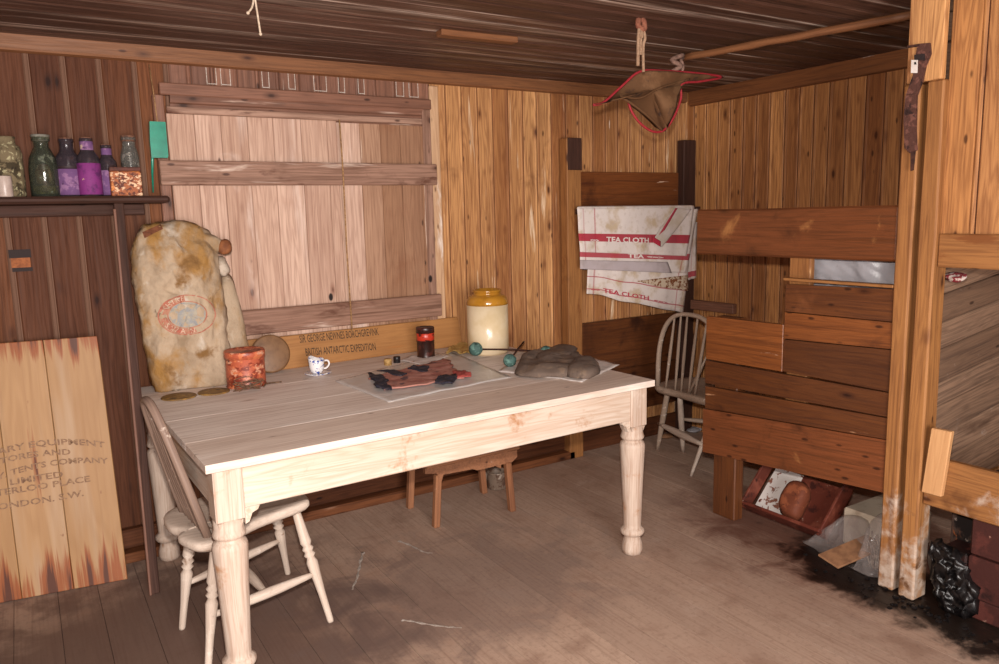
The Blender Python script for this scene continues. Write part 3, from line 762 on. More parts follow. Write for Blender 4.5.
# ================================================================ shelf on the left
C_ = lambda *a: plain(*a)
ysf = YW-.36        # front edge of the shelf
sfoot = onZ(156, 594)
sh2 = thing('wall_shelf', 'dark dusty shelf carrying the old bottles, propped on a thin upright at its right end', 'shelf', (-.1, YW-.1, 0))
SZ = onY(166, 196, YW-.12).z
sx1 = onY(167, 195, YW-.12).x
SD = .17
mb = MB()
mb.board((XL+.02, YW-SD-.02, SZ-.028), (sx1-XL-.02, 0, 0), (0, SD, 0), (0, 0, .028), .5, .009, n=10, wob=.004)
mb.build('shelf_board', [W_SHELF], sh2)
one('cleat', [W_SHELF], sh2, 'board', (XL+.02, YW-.045, SZ-.075), (sx1-XL-.10, 0, 0), (0, .022, 0), (0, 0, .046), .3, .004)
pt = onY(119, 205, YW-SD-.0); pt.z = SZ-.028
pf = V((sfoot.x, sfoot.y, 0)); pl_ = V((pt.x, YW-SD-.015, SZ-.028))-pf
m_ = MB(); m_.board(pf-V((.02, 0, 0)), pl_, (.036, 0, 0), (0, .02, 0), .3, .003); m_.build('prop', [W_SHELF], sh2)
m_ = MB(); m_.board(pf-V((.024, .004, 0)), pl_*.985, (.010, 0, 0), (0, .012, 0), .9, .002); m_.build('prop_strip', [W_MID], sh2)
def shx(px, d=.1): return onY(px, 190, YW-d).x

# ---- glass and labels
G_GREEN = glass('dusty green glass', '9aa08c', .08, .92, c2='4a4c3c', th=.58, scale=22)
G_CLEAR = glass('dusty clear glass', 'b8b4ac', .08, .85, c2='6a5a50', th=.55, scale=18)
G_SMOKE = glass('smoky glass', '5c5058', .1, .7, c2='3a2c2c', th=.5, scale=20)
LAB_P = blotch('faded purple paper', '6a4872', [('8a6488', .5, .1, 40, (1, 1, 1)), ('4a2c50', .56, .1, 30, (1, 1, 1)), ('b9a08c', .62, .03, 16, (1, 1, 1))], .8)
LAB_M = blotch('magenta stained paper', '7a2f70', [('582458', .5, .15, 30, (1, 1, 1)), ('b99a7c', .64, .03, 14, (1, 1, 1))], .7)
LAB_D = plain('dark sealing band', '2a1a1c', .6)
LAB_L = blotch('lichen pale label', '6e6048', [('3e3424', .5, .1, 30, (1, 1, 1)), ('a89f7c', .54, .08, 45, (1, 1, 1)), ('241a14', .6, .06, 16, (1, 1, 1))], .85)
LAB_R = blotch('pinkish contents', 'b08068', [('8a4a38', .5, .05, 40, (1, 1, 1)), ('d0b0a0', .58, .04, 50, (1, 1, 1))], .8)
LAB_Y = blotch('ochre sediment', '8a7434', [('c2a868', .52, .05, 50, (1, 1, 1))], .8)
CORK = plain('old cork', '7c5440', .85, c2='4c3226', scale=120)
CAPG = plain('grey stopper', '77746a', .6, c2='5c5648', scale=60)
CREAM = plain('cream ceramic', 'b8a69c', .35, c2='a8948a', scale=20, bs=.05)
def bottle(name, label, px, w, h, prof, mats, parts, d=.10, group='old bottles on the shelf'):
    c = V((shx(px, d), YW-d, SZ))
    t = thing(name, label, 'bottle', c, group)
    one('body', [mats], t, 'lathe', [(r*w, z*h) for r, z in prof], c, n=28)
    for nm, mt, pr in parts: one(nm, [mt], t, 'lathe', [(r*w, z*h) for r, z in pr], c, n=28)
    return t
bot = [(.0, 0), (.9, 0), (1, .02), (1, .55), (.93, .66), (.6, .76), (.5, .82), (.5, .93), (.56, .94), (.56, .98), (.42, .98), (.42, .80), (.55, .74), (.86, .64), (.94, .54), (.94, .04), (0, .03)]
cork = lambda z0, z1, r=.42: [(0, z0), (r, z0), (r*1.15, z1-.01), (r*1.1, z1), (0, z1)]
def band(r, a, b): return [(r, a), (r+.02, a+.004), (r+.02, b-.004), (r, b)]
def hpx(px, top, d=.10): return onY(px, top, YW-d).z-SZ
wpx = lambda a, b, d=.10: (shx(b, d)-shx(a, d))/2
w = wpx(-6, 27)
bottle('jar', 'large square-shouldered jar crusted with pale lichen-like label remains at the left end of the shelf', 10, w, hpx(10, 137), [(.0, 0), (.92, 0), (1, .03), (1, .72), (.88, .84), (.66, .88), (.66, .97), (.7, 1.), (.5, 1), (0, .99)], LAB_L, [('label', LAB_L, band(.995, .2, .6))], .10)
w = wpx(30.5, 61)
bottle('bottle', 'wide green glass bottle with pink contents and a flat grey stopper', 46, w, hpx(46, 135), [(.0, 0), (.9, 0), (1, .02), (1, .46), (.9, .62), (.62, .76), (.5, .8), (.5, .9), (.62, .91), (.62, .96), (.4, .96), (.4, .78), (.5, .74), (.82, .6), (.94, .45), (.94, .04), (0, .03)], G_GREEN, [('stopper', CAPG, cork(.9, 1.0, .56)), ('contents', LAB_Y, [(0, .04), (.90, .045), (.88, .16), (0, .17)]), ('label', LAB_R, [(0, .18), (.55, .19), (.6, .4), (.4, .52), (0, .55)])], .10)
w = wpx(59, 87)
bottle('bottle', 'purple-labelled bottle with a torn pale collar, just right of the green bottle', 71, w, hpx(72, 138), bot, G_SMOKE, [('stopper', CORK, cork(.9, 1)), ('label', LAB_P, band(1.0, .03, .47)), ('dark_band', LAB_D, [(1.0, .47), (1.01, .5), (.93, .62), (.7, .70), (.6, .72)])], .09)
w = wpx(80, 104)
bottle('bottle', 'magenta-labelled bottle with a purple neck between two purple bottles', 91, w, hpx(90, 138), bot, G_SMOKE, [('stopper', CORK, cork(.9, 1)), ('label', LAB_M, band(1.0, .03, .56)), ('neck_label', LAB_P, band(.54, .78, .93)), ('dark_band', LAB_D, [(.98, .57), (.93, .64), (.62, .74), (.54, .77)])], .12)
w = wpx(100, 120)
bottle('bottle', 'small purple-necked bottle partly behind the rusty tin box', 110, w, hpx(110, 144), bot, G_SMOKE, [('stopper', CORK, cork(.92, 1)), ('label', LAB_P, band(1.0, .03, .5)), ('neck_label', LAB_P, band(.52, .76, .92)), ('dark_band', LAB_D, [(1.0, .52), (.93, .64), (.62, .74), (.54, .76)])], .08)
w = wpx(124, 143)
bottle('bottle', 'plain clear glass bottle at the right end of the shelf, standing behind the rusty tin', 133, w, hpx(132, 135), [(.0, 0), (.9, 0), (1, .02), (1, .66), (.82, .78), (.7, .82), (.7, .92), (.82, .93), (.82, .97), (.6, .97), (.6, .8), (.9, .64), (.94, .05), (0, .03)], G_CLEAR, [('stopper', CORK, cork(.9, 1, .7))], .07)
RUSTL = blotch('rusty printed tin', '9a5530', [('5a2818', .5, .05, 60, (1, 1, 1)), ('dcb490', .56, .05, 45, (1, 1, 1.6)), ('c87838', .56, .06, 30, (1, 1, 1))], .6, bscale=90)
RUSTD = plain('dark rust lid', '5c2e20', .7, c2='3a1c14', scale=60)
c = V((shx(111, .14), YW-.155, SZ)); tw = shx(142, .14)-shx(111, .14); th_ = hpx(125, 167, .155)
t = thing('tin_box', 'small square rusty tin box speckled with worn print in front of the shelf bottles', 'tin', c+V((tw/2, .04, 0)))
one('body', [RUSTL], t, 'board', c, (tw, 0, 0), (0, .075, 0), (0, 0, th_*.86), .5, .003)
one('lid', [RUSTD], t, 'board', c+V((-.001, -.001, th_*.86)), (tw+.002, 0, 0), (0, .077, 0), (0, 0, th_*.14), .5, .002)
c = V((onY(5, 190, YW-.16).x, YW-.16, SZ)); r_ = .026; h_ = onY(5, 176, YW-.16).z-SZ
m_ = MB(); m_.lathe([(0, 0), (r_*.95, 0), (r_, .004), (r_, h_-.002), (r_*.96, h_), (r_*.9, h_-.002), (r_*.9, .01), (0, .008)], c)
o = m_.build('ceramic_pot', [CREAM]); tag(o, 'small straight cream ceramic pot at the left end of the shelf', 'pot')
# green bottle hanging at the end of the shelf
gx = onY(158, 140, YW-.08)
TEAL = plain('teal green bottle plastic', '1d8a70', .25, .5, c2='17705c', scale=12, bs=.02)
t = thing('hanging_bottle', 'flat teal green bottle hung from a nail beside the shutter', 'bottle', (gx.x, YW-.08, gx.z-.07))
zt_, zb2 = onY(158, 122, YW-.08).z, onY(158, 158, YW-.08).z; hw = wpx(150, 167, .08)
one('body', [TEAL], t, 'prism', [(-hw, 0), (-hw*.9, .0), (hw*.9, 0), (hw, .01), (hw*1.0, zt_-zb2), (-hw*.85, zt_-zb2), (-hw, (zt_-zb2)*.5)], (gx.x, YW-.095, zb2), (0, .03, 0), (1, 0, 0), (0, 0, 1), .5)
one('cord', [CORD], t, 'tube', [(gx.x+.004, YW-.08, zt_), (gx.x+.004, YW-.05, zt_+.12), (gx.x+.002, YW-.012, zt_+.24)], .0025, 6)
one('drip', [TEAL], t, 'tube', [(gx.x-hw*.85, YW-.08, zb2), (gx.x-hw*.8, YW-.03, zb2-.06), (gx.x-hw*.9, YW-.028, zb2-.14)], [.006, .005, .003], 6)
# faded paper marks on the dark boards
a, b = onY(8, 250, YW-.01), onY(33, 271, YW-.01)
t = thing('wall_label', 'small dark label with an orange centre stuck to the dark boards under the shelf', 'label', ((a.x+b.x)/2, YW-.004, b.z))
LBK = plain('blackened paper', '2c201e', .8); LOR = plain('orange brown paper', '9c5c34', .8, c2='7c4628', scale=60)
dz = (a.z-b.z)
one('border', [LBK], t, 'board', (a.x, YW-.0035, a.z-dz*.38), (b.x-a.x, 0, 0), (0, .002, 0), (0, 0, dz*.38), bev=0)
one('border', [LBK], t, 'board', (a.x+.006, YW-.0035, b.z), (b.x-a.x-.006, 0, 0), (0, .002, 0), (0, 0, dz*.18), bev=0)
one('centre', [LOR], t, 'board', (a.x+.005, YW-.0035, b.z+dz*.18), (b.x-a.x-.01, 0, 0), (0, .0022, 0), (0, 0, dz*.44), bev=0)

# ================================================================ stencilled board leaning at the left
INK = plain('faded stencil ink', '7a5a46', .8, c2='9a7a5c', scale=120, bs=0)
q = NT('rust streaked crate pine'); g = q.attr('gc'); tt = q.attr('tint', 'Fac')
n1 = q.noise(q.sc(g, 2, 60, 60), 1, 5, .6); n2 = q.noise(q.sc(g, 1.1, 9, 9), 1, 2, .5)
rg = q.m('MULTIPLY_ADD', q.m('SINE', q.m('MULTIPLY', n2, 50.)), .5, .5)
col = q.mix(tt, 'ae865c', 'a27a50'); col = q.mix(q.m('MULTIPLY', rg, .2), col, '84592f'); col = q.mix(q.step(n1, .5, .8, 0, .35), col, '84592f')
col = q.mix(q.step(q.noise(q.sc(g, .8, 8, 8), 1, 3), .5, .7, 0, .6), col, 'b49a80')
sg = q.n('ShaderNodeSeparateXYZ', Vector=q.attr('uvp')); zz = sg.outputs[2]      # height up the board, 0..1
st1 = q.noise(q.sc(g, 1.0, 26, 26), 1, 4, .6, .3)
endm = q.m('MAXIMUM', q.step(zz, .26, .0), q.step(zz, .80, 1.0))
st_ = q.step(q.m('ADD', st1, q.m('MULTIPLY', endm, .3)), .66, .78)
col = q.mix(q.m('MULTIPLY', st_, .9), col, '8a4418')
st2 = q.step(q.m('ADD', st1, q.m('MULTIPLY', endm, .22)), .72, .80)
col = q.mix(q.m('MULTIPLY', st2, .85), col, '401c10')
spot = q.noise(q.sc(g, 7, 14, 14), 1, 3, .6)
col = q.mix(q.step(spot, .70, .76), col, '6a2e14')
W_STENCIL = q.fin(col, .55, n1, .3, .002, .4)
bl, br_ = onZ(-75, 618), onZ(128, 580)
br_.z = bl.z = .004
dirx = (br_-bl).normalized(); upd = None
topR = onY(103, 335, YW-.05); topR2 = br_+V((-.0, YW-.05-br_.y, topR.z)) 
hgt = V((-.005, (YW-.095)-br_.y, topR.z))
Wd = 0.74
lean = thing('stencilled_board', 'rust-streaked crate side with stencilled lettering leaning on the dark wall at left', 'board', (br_-dirx*Wd/2)); lean.location.z = 0
O = br_-dirx*Wd
nrm_ = dirx.cross(hgt.normalized()).normalized()     # towards the room
if nrm_.y > 0: nrm_ = -nrm_
k0 = 0
seams = [.0, .19, .365, .545, .74]
for i in range(4):
    m_ = MB(); m_.board(O+dirx*seams[i]-nrm_*0, hgt, dirx*(seams[i+1]-seams[i]-.0015), -nrm_*.016, R(0, 1), .002)
    o = m_.build('board', [W_STENCIL], lean)
    me = o.data; me.attributes.new('uvp', 'FLOAT_VECTOR', 'POINT')
    vals = []
    H2 = hgt.dot(hgt)
    for v in me.vertices:
        p = v.co+lean.location-O; vals += [0, 0, p.dot(hgt)/H2]
    me.attributes['uvp'].data.foreach_set('vector', vals)
hn = hgt.normalized()
def onboard(px, py):
    d = ray(px, py); t_ = (O-CAM).dot(nrm_)/d.dot(nrm_); return CAM+d*t_
spec = [("MILITARY EQUIPMENT", -33, 109, 441, .034, .9), ("STORES AND", -2, 75, 451, .032, .8), ("Y. TENTS COMPANY", 0, 112, 462, .032, .8),
        ("LIMITED", 14, 67, 475, .034, .1), ("WATERLOO PLACE", -26, 94, 484, .034, 0), ("LONDON. S.W.", -6, 87, 498, .034, -.1)]
# (text, left px, right px, baseline y at px 50, size, arch)
for body, xl_, xr_, yb, sz, arch in spec:
    mb = MB()
    pL, pR = onboard(xl_, yb+4), onboard(xr_, yb-5)
    u0, u1 = (pL-O).dot(dirx), (pR-O).dot(dirx); vm = (onboard(50, yb)-O).dot(hn)
    fitw = u1-u0
    tilt = .02
    text_mb(mb, body, sz, O+dirx*((u0+u1)/2)+hn*vm, dirx, hn, fit=fitw, bend=lambda x, y, a=arch, fw=fitw: (x, y*1.0-a*.8*x*x+tilt*x), depth=0, bold=.0008)
    mb.v = [p+nrm_*.0016 for p in mb.v]
    mb.build('lettering', [INK], lean)

# ================================================================ name board at the back of the table
sb0, sb1 = onZ(233, 380, TZ), onZ(462, 343, TZ)
sb0.y = min(sb0.y, YW-.1); sb1.y = YW-.08
sb0, sb1 = V((onY(233, 380, YW-.105).x, YW-.105, TZ)), V((onY(463, 343, YW-.075).x, YW-.075, TZ))
dx_ = (sb1-sb0).normalized(); up_ = V((0, .055, .175)); 
sgn = thing('name_board', 'yellow wooden name board with lettering standing along the back edge of the table', 'board', (sb0+sb1)/2)
hL = onY(300, 334, YW-.07).z-TZ+.0
m_ = MB(); m_.board(sb0+V((0, 0, .002)), sb1-sb0, up_.normalized()*max(.14, hL), V((0, .016, 0)), .5, .003, n=14, wob=.004)
sgb = m_.build('board', [W_CRATE], sgn)
INK2 = plain('dark brown painted letters', '3c281a', .7, c2='5c4028', scale=100, bs=0)
un = up_.normalized(); nb = dx_.cross(un).normalized()
if nb.y > 0: nb = -nb
def onsgn(px, py):
    d = ray(px, py); t_ = (sb0-CAM).dot(nb)/d.dot(nb); return CAM+d*t_
for body, a, b, sz in (("SIR GEORGE NEWNES BORCHGREVINK", (300, 343), (379, 335), .052), ("BRITISH ANTARCTIC EXPEDITION", (306, 356), (376, 350), .052)):
    A_, B_ = onsgn(*a), onsgn(*b); mb = MB()
    text_mb(mb, body, sz, (A_+B_)/2, (B_-A_), un, fit=(B_-A_).length, depth=0, bold=.0006)
    mb.v = [p+nb*.002 for p in mb.v]
    mb.build('lettering', [INK2], sgb)

# ================================================================ sack of stained calico on the table
SACKM = blotch('stained calico', 'ac967e', [('8e7860', .47, .2, 6, (1, 1, .7)), ('c2b4a4', .54, .12, 8, (1, 1, .6)), ('98703c', .46, .18, 4.6, (1.4, 1, .8)), ('7a5832', .57, .14, 8, (1, 1, 1)), ('c4b8aa', .58, .08, 7, (1, 1, .5)), ('5e4a38', .64, .10, 14, (1, 1, 1))], .85, bscale=26, bs=.8, bd=.01)
BUNG = plain('brown knot of cloth', '8a5430', .8, c2='6a3c22', scale=30)
ysk = 3.36
def SK(px, py, d=0): 
    y0 = ysk+(397-py)/175*.14
    return onY(px, py, y0+d)
sack_o = [(162, 397), (153, 385), (147, 360), (141, 330), (135, 300), (132, 270), (133, 245), (139, 231), (150, 223), (165, 221), (180, 219), (196, 223), (208, 230), (216, 243), (219, 262), (222, 285), (226, 315), (229, 345), (231, 375), (228, 388), (205, 391), (183, 394)]
sk = thing('sack', 'tall stained calico sack with a faded red oval stamp at the table back left', 'sack', (SK(190, 395).x, ysk, TZ))
mb = MB(); mb.pillow(spline([SK(*p) for p in sack_o], 5, True), V((0, .085, 0)), 26, .016, 11, front=1, back=.8, power=3.2)
for i, p in enumerate(mb.v):
    mb.v[i] = V((p.x+.010*noise.noise(p*26), p.y+.016*abs(noise.noise(p*20))+.010*noise.noise(p*40)+.005*noise.noise(p*80), max(p.z+.008*noise.noise(p*24+V((5, 5, 5))), TZ+.001)))
body = mb.build('body', [SACKM], sk)
bvh = BVHTree.FromPolygons(mb.v, mb.f); sack_body = body
def drape(m_, off=.0016):
    for i, p in enumerate(m_.v):
        h = bvh.ray_cast(V((p.x, p.y-.6, p.z)), V((0, 1, 0)))
        if h[0]: m_.v[i] = V((p.x, h[0].y-off, p.z))
sack2 = [(219, 280), (226, 272), (234, 282), (240, 305), (246, 332), (250, 352), (247, 372), (236, 384), (222, 386), (210, 350)]
mb = MB(); mb.pillow(spline([SK(*p, .06) for p in sack2], 3, True), V((0, .05, 0)), 10, .012, 13, power=3)
for i, p in enumerate(mb.v): mb.v[i].z = max(p.z, TZ+.001)
mb.build('side_lobe', [SACKM], sk)
mb = MB(); mb.pillow(spline([SK(*p, -.01) for p in ((198, 232), (212, 234), (222, 240), (230, 243), (232, 250), (226, 256), (216, 252), (205, 248))], 3, True), V((0, .035, 0)), 8, .008, 25)
mb.build('neck', [SACKM], sk)
mb = MB(); mb.pillow(spline([SK(*p, -.03) for p in ((219, 241), (227, 239), (232, 245), (231, 252), (223, 255), (217, 249))], 3, True), V((0, .022, 0)), 6, .004, 30)
mb.build('tied_end', [BUNG], sk)
mb = MB(); mb.pillow(spline([SK(*p) for p in ((216, 258), (223, 256), (228, 264), (230, 272), (224, 277), (217, 272), (214, 265))], 3, True), V((0, .03, 0)), 6, .006, 30)
mb.build('fold', [plain('pale cloth', 'b8a898', .85, c2='8f7c6a', scale=40)], sk)
mb = MB(); A_, B_, C2, D_ = SK(141, 232), SK(160, 224), SK(161, 229), SK(143, 238)
mb.grid(lambda u, v: A_.lerp(B_, u).lerp(D_.lerp(C2, u), v), 20, 6); drape(mb, .003); mb.build('patch', [plain('brown patch', '7c4a30', .85, c2='5c3424', scale=60)], sk)
# stamp
RED = plain('faded red ink', 'a8604e', .85, c2='ac8068', scale=60, bs=0); BLU = plain('faded blue grey ink', '8d8c8c', .85, c2='a89c88', scale=40, bs=0)
cs = SK(184, 313); rx_, rz_ = (SK(213, 313)-SK(155, 313)).length/2, (SK(184, 294)-SK(184, 333)).length/2
def ringgrid(a, b, r0, r1, nseg=60):
    m_ = MB(); m_.grid(lambda u, v: (cs.x+rx_*(r0+(r1-r0)*v)*math.cos(a+(b-a)*u), cs.y, cs.z+rz_*(r0+(r1-r0)*v)*math.sin(a+(b-a)*u)), nseg, 2, smooth=False); return m_
for m_ in (ringgrid(0, 2*math.pi, .95, 1.0), ringgrid(0, 2*math.pi, .64, .68), ringgrid(1.6, 3.0, .68, .95), ringgrid(3.2, 5.0, .70, .93)):
    drape(m_); m_.build('stamp', [RED], sack_body)
m_ = ringgrid(0, 2*math.pi, .0, .62); drape(m_, .0013); m_.build('stamp_centre', [BLU], sack_body)
PALEINK = plain('bare cloth letters', 'c8ae98', .85, bs=0)
def ringtext(body, a0, a1, mat, r=.74, inner=False, size=.3):
    m_ = MB(); n = len(body)
    for i, chh in enumerate(body):
        a = a0+(a1-a0)*(i/(n-1) if n > 1 else 0)
        p = V((cs.x+rx_*r*math.cos(a), cs.y, cs.z+rz_*r*math.sin(a)))
        tx = V((-math.sin(a)*rx_, 0, math.cos(a)*rz_)).normalized()*(-1 if not inner else 1)
        ny = V((tx.z, 0, -tx.x))*-1
        text_mb(m_, chh, size*rz_, p, tx, ny, depth=0)
    drape(m_, .0026); m_.build('stamp_lettering', [mat], sack_body)
ringtext('SHIRE', 2.65, 1.72, PALEINK, .72, size=.34)
ringtext('SWAN', 3.7, 4.85, PALEINK, .92, True, size=.34)
# two flat discs in front of the sack
DISC = blotch('corroded brass lid', '7a5c36', [('9c7840', .5, .1, 30, (1, 1, 1)), ('54422e', .58, .08, 20, (1, 1, 1))], .55, bscale=90)
for (px, py, r_, lb) in ((179, 397.5, .066, 'flat corroded brass disc at the foot of the sack, left one of two'), (214, 392.5, .062, 'flat corroded brass disc between the sack and the rusty red tin')):
    c = onZ(px, py, TZ)
    m_ = MB(); m_.lathe([(0, .001), (r_, .001), (r_*1.02, .004), (r_*.97, .007), (r_*.85, .006), (r_*.3, .009), (r_*.12, .014), (0, .015)], c, n=28)
    o = m_.build('brass_disc', [DISC]); tag(o, lb, 'lid')
    c_ = c
# rusty red tin
REDT = blotch('rusty red printed tin', 'b0573c', [('7c2f1e', .5, .06, 16, (1, 1, 1.4)), ('d49a7c', .56, .08, 14, (1, 1, 2.5)), ('3c1a12', .62, .04, 22, (1, 1, 1)), ('c87048', .55, .05, 50, (1, 1, 1))], .45, spec=.5, bscale=60)
c = onZ(250.5, 388, TZ); c.y += .06; r_ = .081
hT = .155
t = thing('tin', 'rusty red round tin with a dented lid standing in front of the sack', 'tin', c)
one('body', [REDT], t, 'lathe', [(0, .001), (r_, .001), (r_*1.02, .004), (r_*.98, .009), (r_*.98, hT*.82), (r_, hT*.84), (r_*.9, hT*.84), (0, hT*.84)], c, n=40)
one('lid', [REDT], t, 'lathe', [(r_*.99, hT*.80), (r_*1.03, hT*.80), (r_*1.03, hT*.97), (r_*.99, hT), (r_*.95, hT*.975), (0, hT*.97)], c, n=40)
WIRE = plain('tangled rusty wire', '7a5c44', .6, c2='4a3024', scale=100)
m_ = MB(); base = c+V((-.02, -r_-.03, 0))
pts = [base+V((.055*math.sin(i*1.9)+.03*noise.noise(V((i*.7, 0, 0))), .018*math.cos(i*2.3), .004+.035*(1+math.sin(i*1.3+1))*(.5+.5*abs(noise.noise(V((0, i*.9, 0))))))) for i in range(26)]
m_.tube(spline(pts, 5), .0016, 5)
o = m_.build('wire_tangle', [WIRE]); tag(o, 'tangle of thin rusty wire in front of the red tin on the table', 'wire')
c = onZ(270, 384, TZ)
m_ = MB(); m_.tube(spline([c+V((-.04, -.05, .003)), c+V((-.02, -.015, .006)), c+V((.015, .0, .004)), c+V((.05, .0, .003))], 5), .0035, 6)
o = m_.build('twig', [WIRE]); tag(o, 'short dark curved twig on the table just right of the red tin', 'twig')
# round lid leaning behind the tin
c = onY(271, 357, YW-.14)
m_ = MB(); r_ = .088; ax_ = V((-.05, -.95, .28)).normalized()
m_.lathe([(0, .0), (r_*.9, 0), (r_, -.003), (r_, -.012), (0, -.014)][::-1], V((c.x, c.y, TZ+r_+.002)), ax_, n=40)
o = m_.build('round_lid', [plain('brown tarnished lid', '7c5a3c', .5, .5, c2='6a4a30', scale=30)]); tag(o, 'brown round lid propped on edge behind the rusty red tin', 'lid')

# ---- cup and saucer
PORC = plain('white porcelain', 'e8e4e4', .2, .5, bs=0)
q = NT('white porcelain with blue sprigs'); pos = q.obj(); nn = q.noise(pos, 55, 3, .5, .8)
PORCB = q.fin(q.mix(q.step(nn, .54, .58), 'e8e4e4', '4c5ca0'), .2, None)
c = onZ(318, 375, TZ)
m_ = MB(); rs = .062
m_.lathe([(0, .001), (rs*.55, .001), (rs*.6, .004), (rs*.95, .010), (rs, .013), (rs*.97, .014), (rs*.6, .008), (0, .007)], c, n=36)
o = m_.build('saucer', [PORCB]); tag(o, 'small white and blue saucer under the cup on the table', 'saucer')
t = thing('cup', 'small white cup with blue sprigs and a jagged broken rim on a saucer', 'cup', c+V((0, 0, .0095)))
m_ = MB(); cc = c+V((-.004, 0, .0095)); r_ = .034; hC = .066
m_.lathe([(0, .0), (r_*.6, 0), (r_*.62, .004), (r_*.85, .012), (r_*.95, .03), (r_, .05), (r_*1.08, hC), (r_*1.0, hC), (r_*.92, .05), (r_*.85, .03), (r_*.7, .014), (0, .01)], cc, n=40)
for i, p in enumerate(m_.v):
    if p.z > cc.z+.045:
        a = math.atan2(p.y-cc.y, p.x-cc.x); m_.v[i].z += (.008*math.cos(a-2.6)+.003*math.sin(4*a))*((p.z-cc.z-.045)/.02)
m_.build('body', [PORCB], t)
one('handle', [PORC], t, 'tube', spline([cc+V((r_*.9, .0, .052)), cc+V((r_*1.6, .005, .05)), cc+V((r_*1.75, .005, .032)), cc+V((r_*1.3, 0, .018)), cc+V((r_*.8, 0, .018))], 4), .0042, 8)
c2_ = onZ(329, 373, TZ)
# ---- two small round caps
YEL = plain('cork yellow', 'b8945c', .7, c2='8f6c3c', scale=80); DRK = plain('black cap', '1c1618', .4)
for (px, py, m0, lb, nm, r_) in ((388, 365, YEL, 'small yellowish cork cap on the table beside a black cap', 'cork_cap', .018), (397, 362.5, DRK, 'small black round cap on the table between the cork cap and the dark tin', 'black_cap', .0165)):
    c = onZ(px, py, TZ)
    m_ = MB(); m_.lathe([(0, 0), (r_, 0), (r_*1.04, .003), (r_*.98, .012), (r_*1.04, .014), (r_*1.0, .028), (r_*.9, .03), (0, .03)], c, n=28)
    o = m_.build(nm, [m0]); tag(o, lb, 'cap')
# ---- paper beneath the dark tin
PAPER = plain('white paper', 'd8cfca', .7, c2='c8bcb4', scale=30, bs=.1)
YPAP = plain('yellowed paper', 'c8a868', .7, c2='b08a48', scale=30, bs=.2)
def sheet(name, corners, lb, mat, amp=.006, z0=.002, nu=14, nv=14, cat='paper', thick=.0008, fr=9, grp=None, parent=None, lift=None, rag=0):
    A, B, C2, D = [onZ(*p, TZ) if len(p) == 2 else V(p) for p in corners]; so = V((R(0, 9), R(0, 9), 0))
    def f(u, v):
        p = A.lerp(B, u).lerp(D.lerp(C2, u), v)
        if rag: p = p+V((noise.noise(p*14+so), noise.noise(p*14-so), 0))*rag
        h = abs(noise.noise(p*fr+so))*amp+abs(noise.noise(p*fr*2.7+so))*amp*.5
        p = p+V((0, 0, z0+h))
        if lift: p = lift(u, v, p)
        return p
    m_ = MB(); m_.grid(f, nu, nv, smooth=True, thick=-thick)
    zmin = min(p.z for p in m_.v)
    if zmin < TZ+.0006: m_.v = [p+V((0, 0, TZ+.0006-zmin)) for p in m_.v]
    o = m_.build(name, [mat], parent)
    if parent is None: tag(o, lb, cat, grp)
    return o
sheet('paper_sheet', [(399, 361), (424, 366), (452, 356), (424, 352)], 'crumpled white paper lying under the dark red tin', PAPER, .008)
sheet('yellow_paper', [(446, 355), (470, 357), (478, 350), (458, 342)], 'crumpled yellow paper between the dark tin and the stoneware jar', YPAP, .035, fr=14)
# ---- dark red tin
DTIN = blotch('blackened tin', '2c1612', [('4a2018', .5, .1, 26, (1, 1, 1)), ('181012', .6, .05, 20, (1, 1, 1))], .35, spec=.5)
DRED = blotch('scratched red band', 'b83420', [('3c1410', .56, .05, 40, (1, 1, 2)), ('e0543a', .6, .1, 20, (1, 1, 1))], .35, spec=.5)
c = onZ(428, 358, TZ)+V((0, .02, .006)); r_ = .044; hT = onY(428, 326.5, c.y).z-c.z
t = thing('tin', 'tall dark round tin with a scratched red band standing on paper near the stoneware jar', 'tin', c)
one('body', [DTIN], t, 'lathe', [(0, 0), (r_, 0), (r_*1.03, .003), (r_*.98, .006), (r_*.98, hT*.82), (0, hT*.82)], c, n=36)
one('lid', [DTIN], t, 'lathe', [(r_*.98, hT*.82), (r_*1.03, hT*.82), (r_*1.03, hT*.98), (r_*.98, hT), (r_*.93, hT*.985), (0, hT*.985)], c, n=36)
one('band', [DRED], t, 'lathe', [(r_*.98, hT*.56), (r_*1.0, hT*.565), (r_*1.0, hT*.80), (r_*.98, hT*.805)], c, n=36)
LETR = plain('red print', '9c2c1c', .5)
# ---- stoneware jar
CRJ = plain('cream glazed stoneware', 'd8c4a4', .22, .5, c2='cdb690', scale=10, bs=.03); OCH = plain('ochre glaze', 'b07a28', .15, .6, c2='9a6820', scale=16, bs=.03)
c = onZ(488.5, 352.5, TZ); c.y = min(c.y, YW-.14); jr = (onY(508, 330, c.y).x-onY(470, 330, c.y).x)/2*.93
hJ = onY(489, 289, c.y).z-TZ
c = V((c.x, c.y, TZ))
t = thing('stoneware_jar', 'cream stoneware jar with an ochre glazed neck at the back of the table', 'jar', c)
one('body', [CRJ], t, 'lathe', [(0, 0), (jr*.92, 0), (jr, .012), (jr, hJ*.80), (0, hJ*.80)], c, n=48)
one('glazed_neck', [OCH], t, 'lathe', [(jr, hJ*.765), (jr*1.004, hJ*.80), (jr*.98, hJ*.85), (jr*.86, hJ*.90), (jr*.72, hJ*.915), (jr*.66, hJ*.93), (jr*.66, hJ*.96), (jr*.70, hJ*.965), (jr*.70, hJ*.99), (jr*.66, hJ), (jr*.56, hJ*.995), (jr*.55, hJ*.93), (0, hJ*.92)], c, n=48)
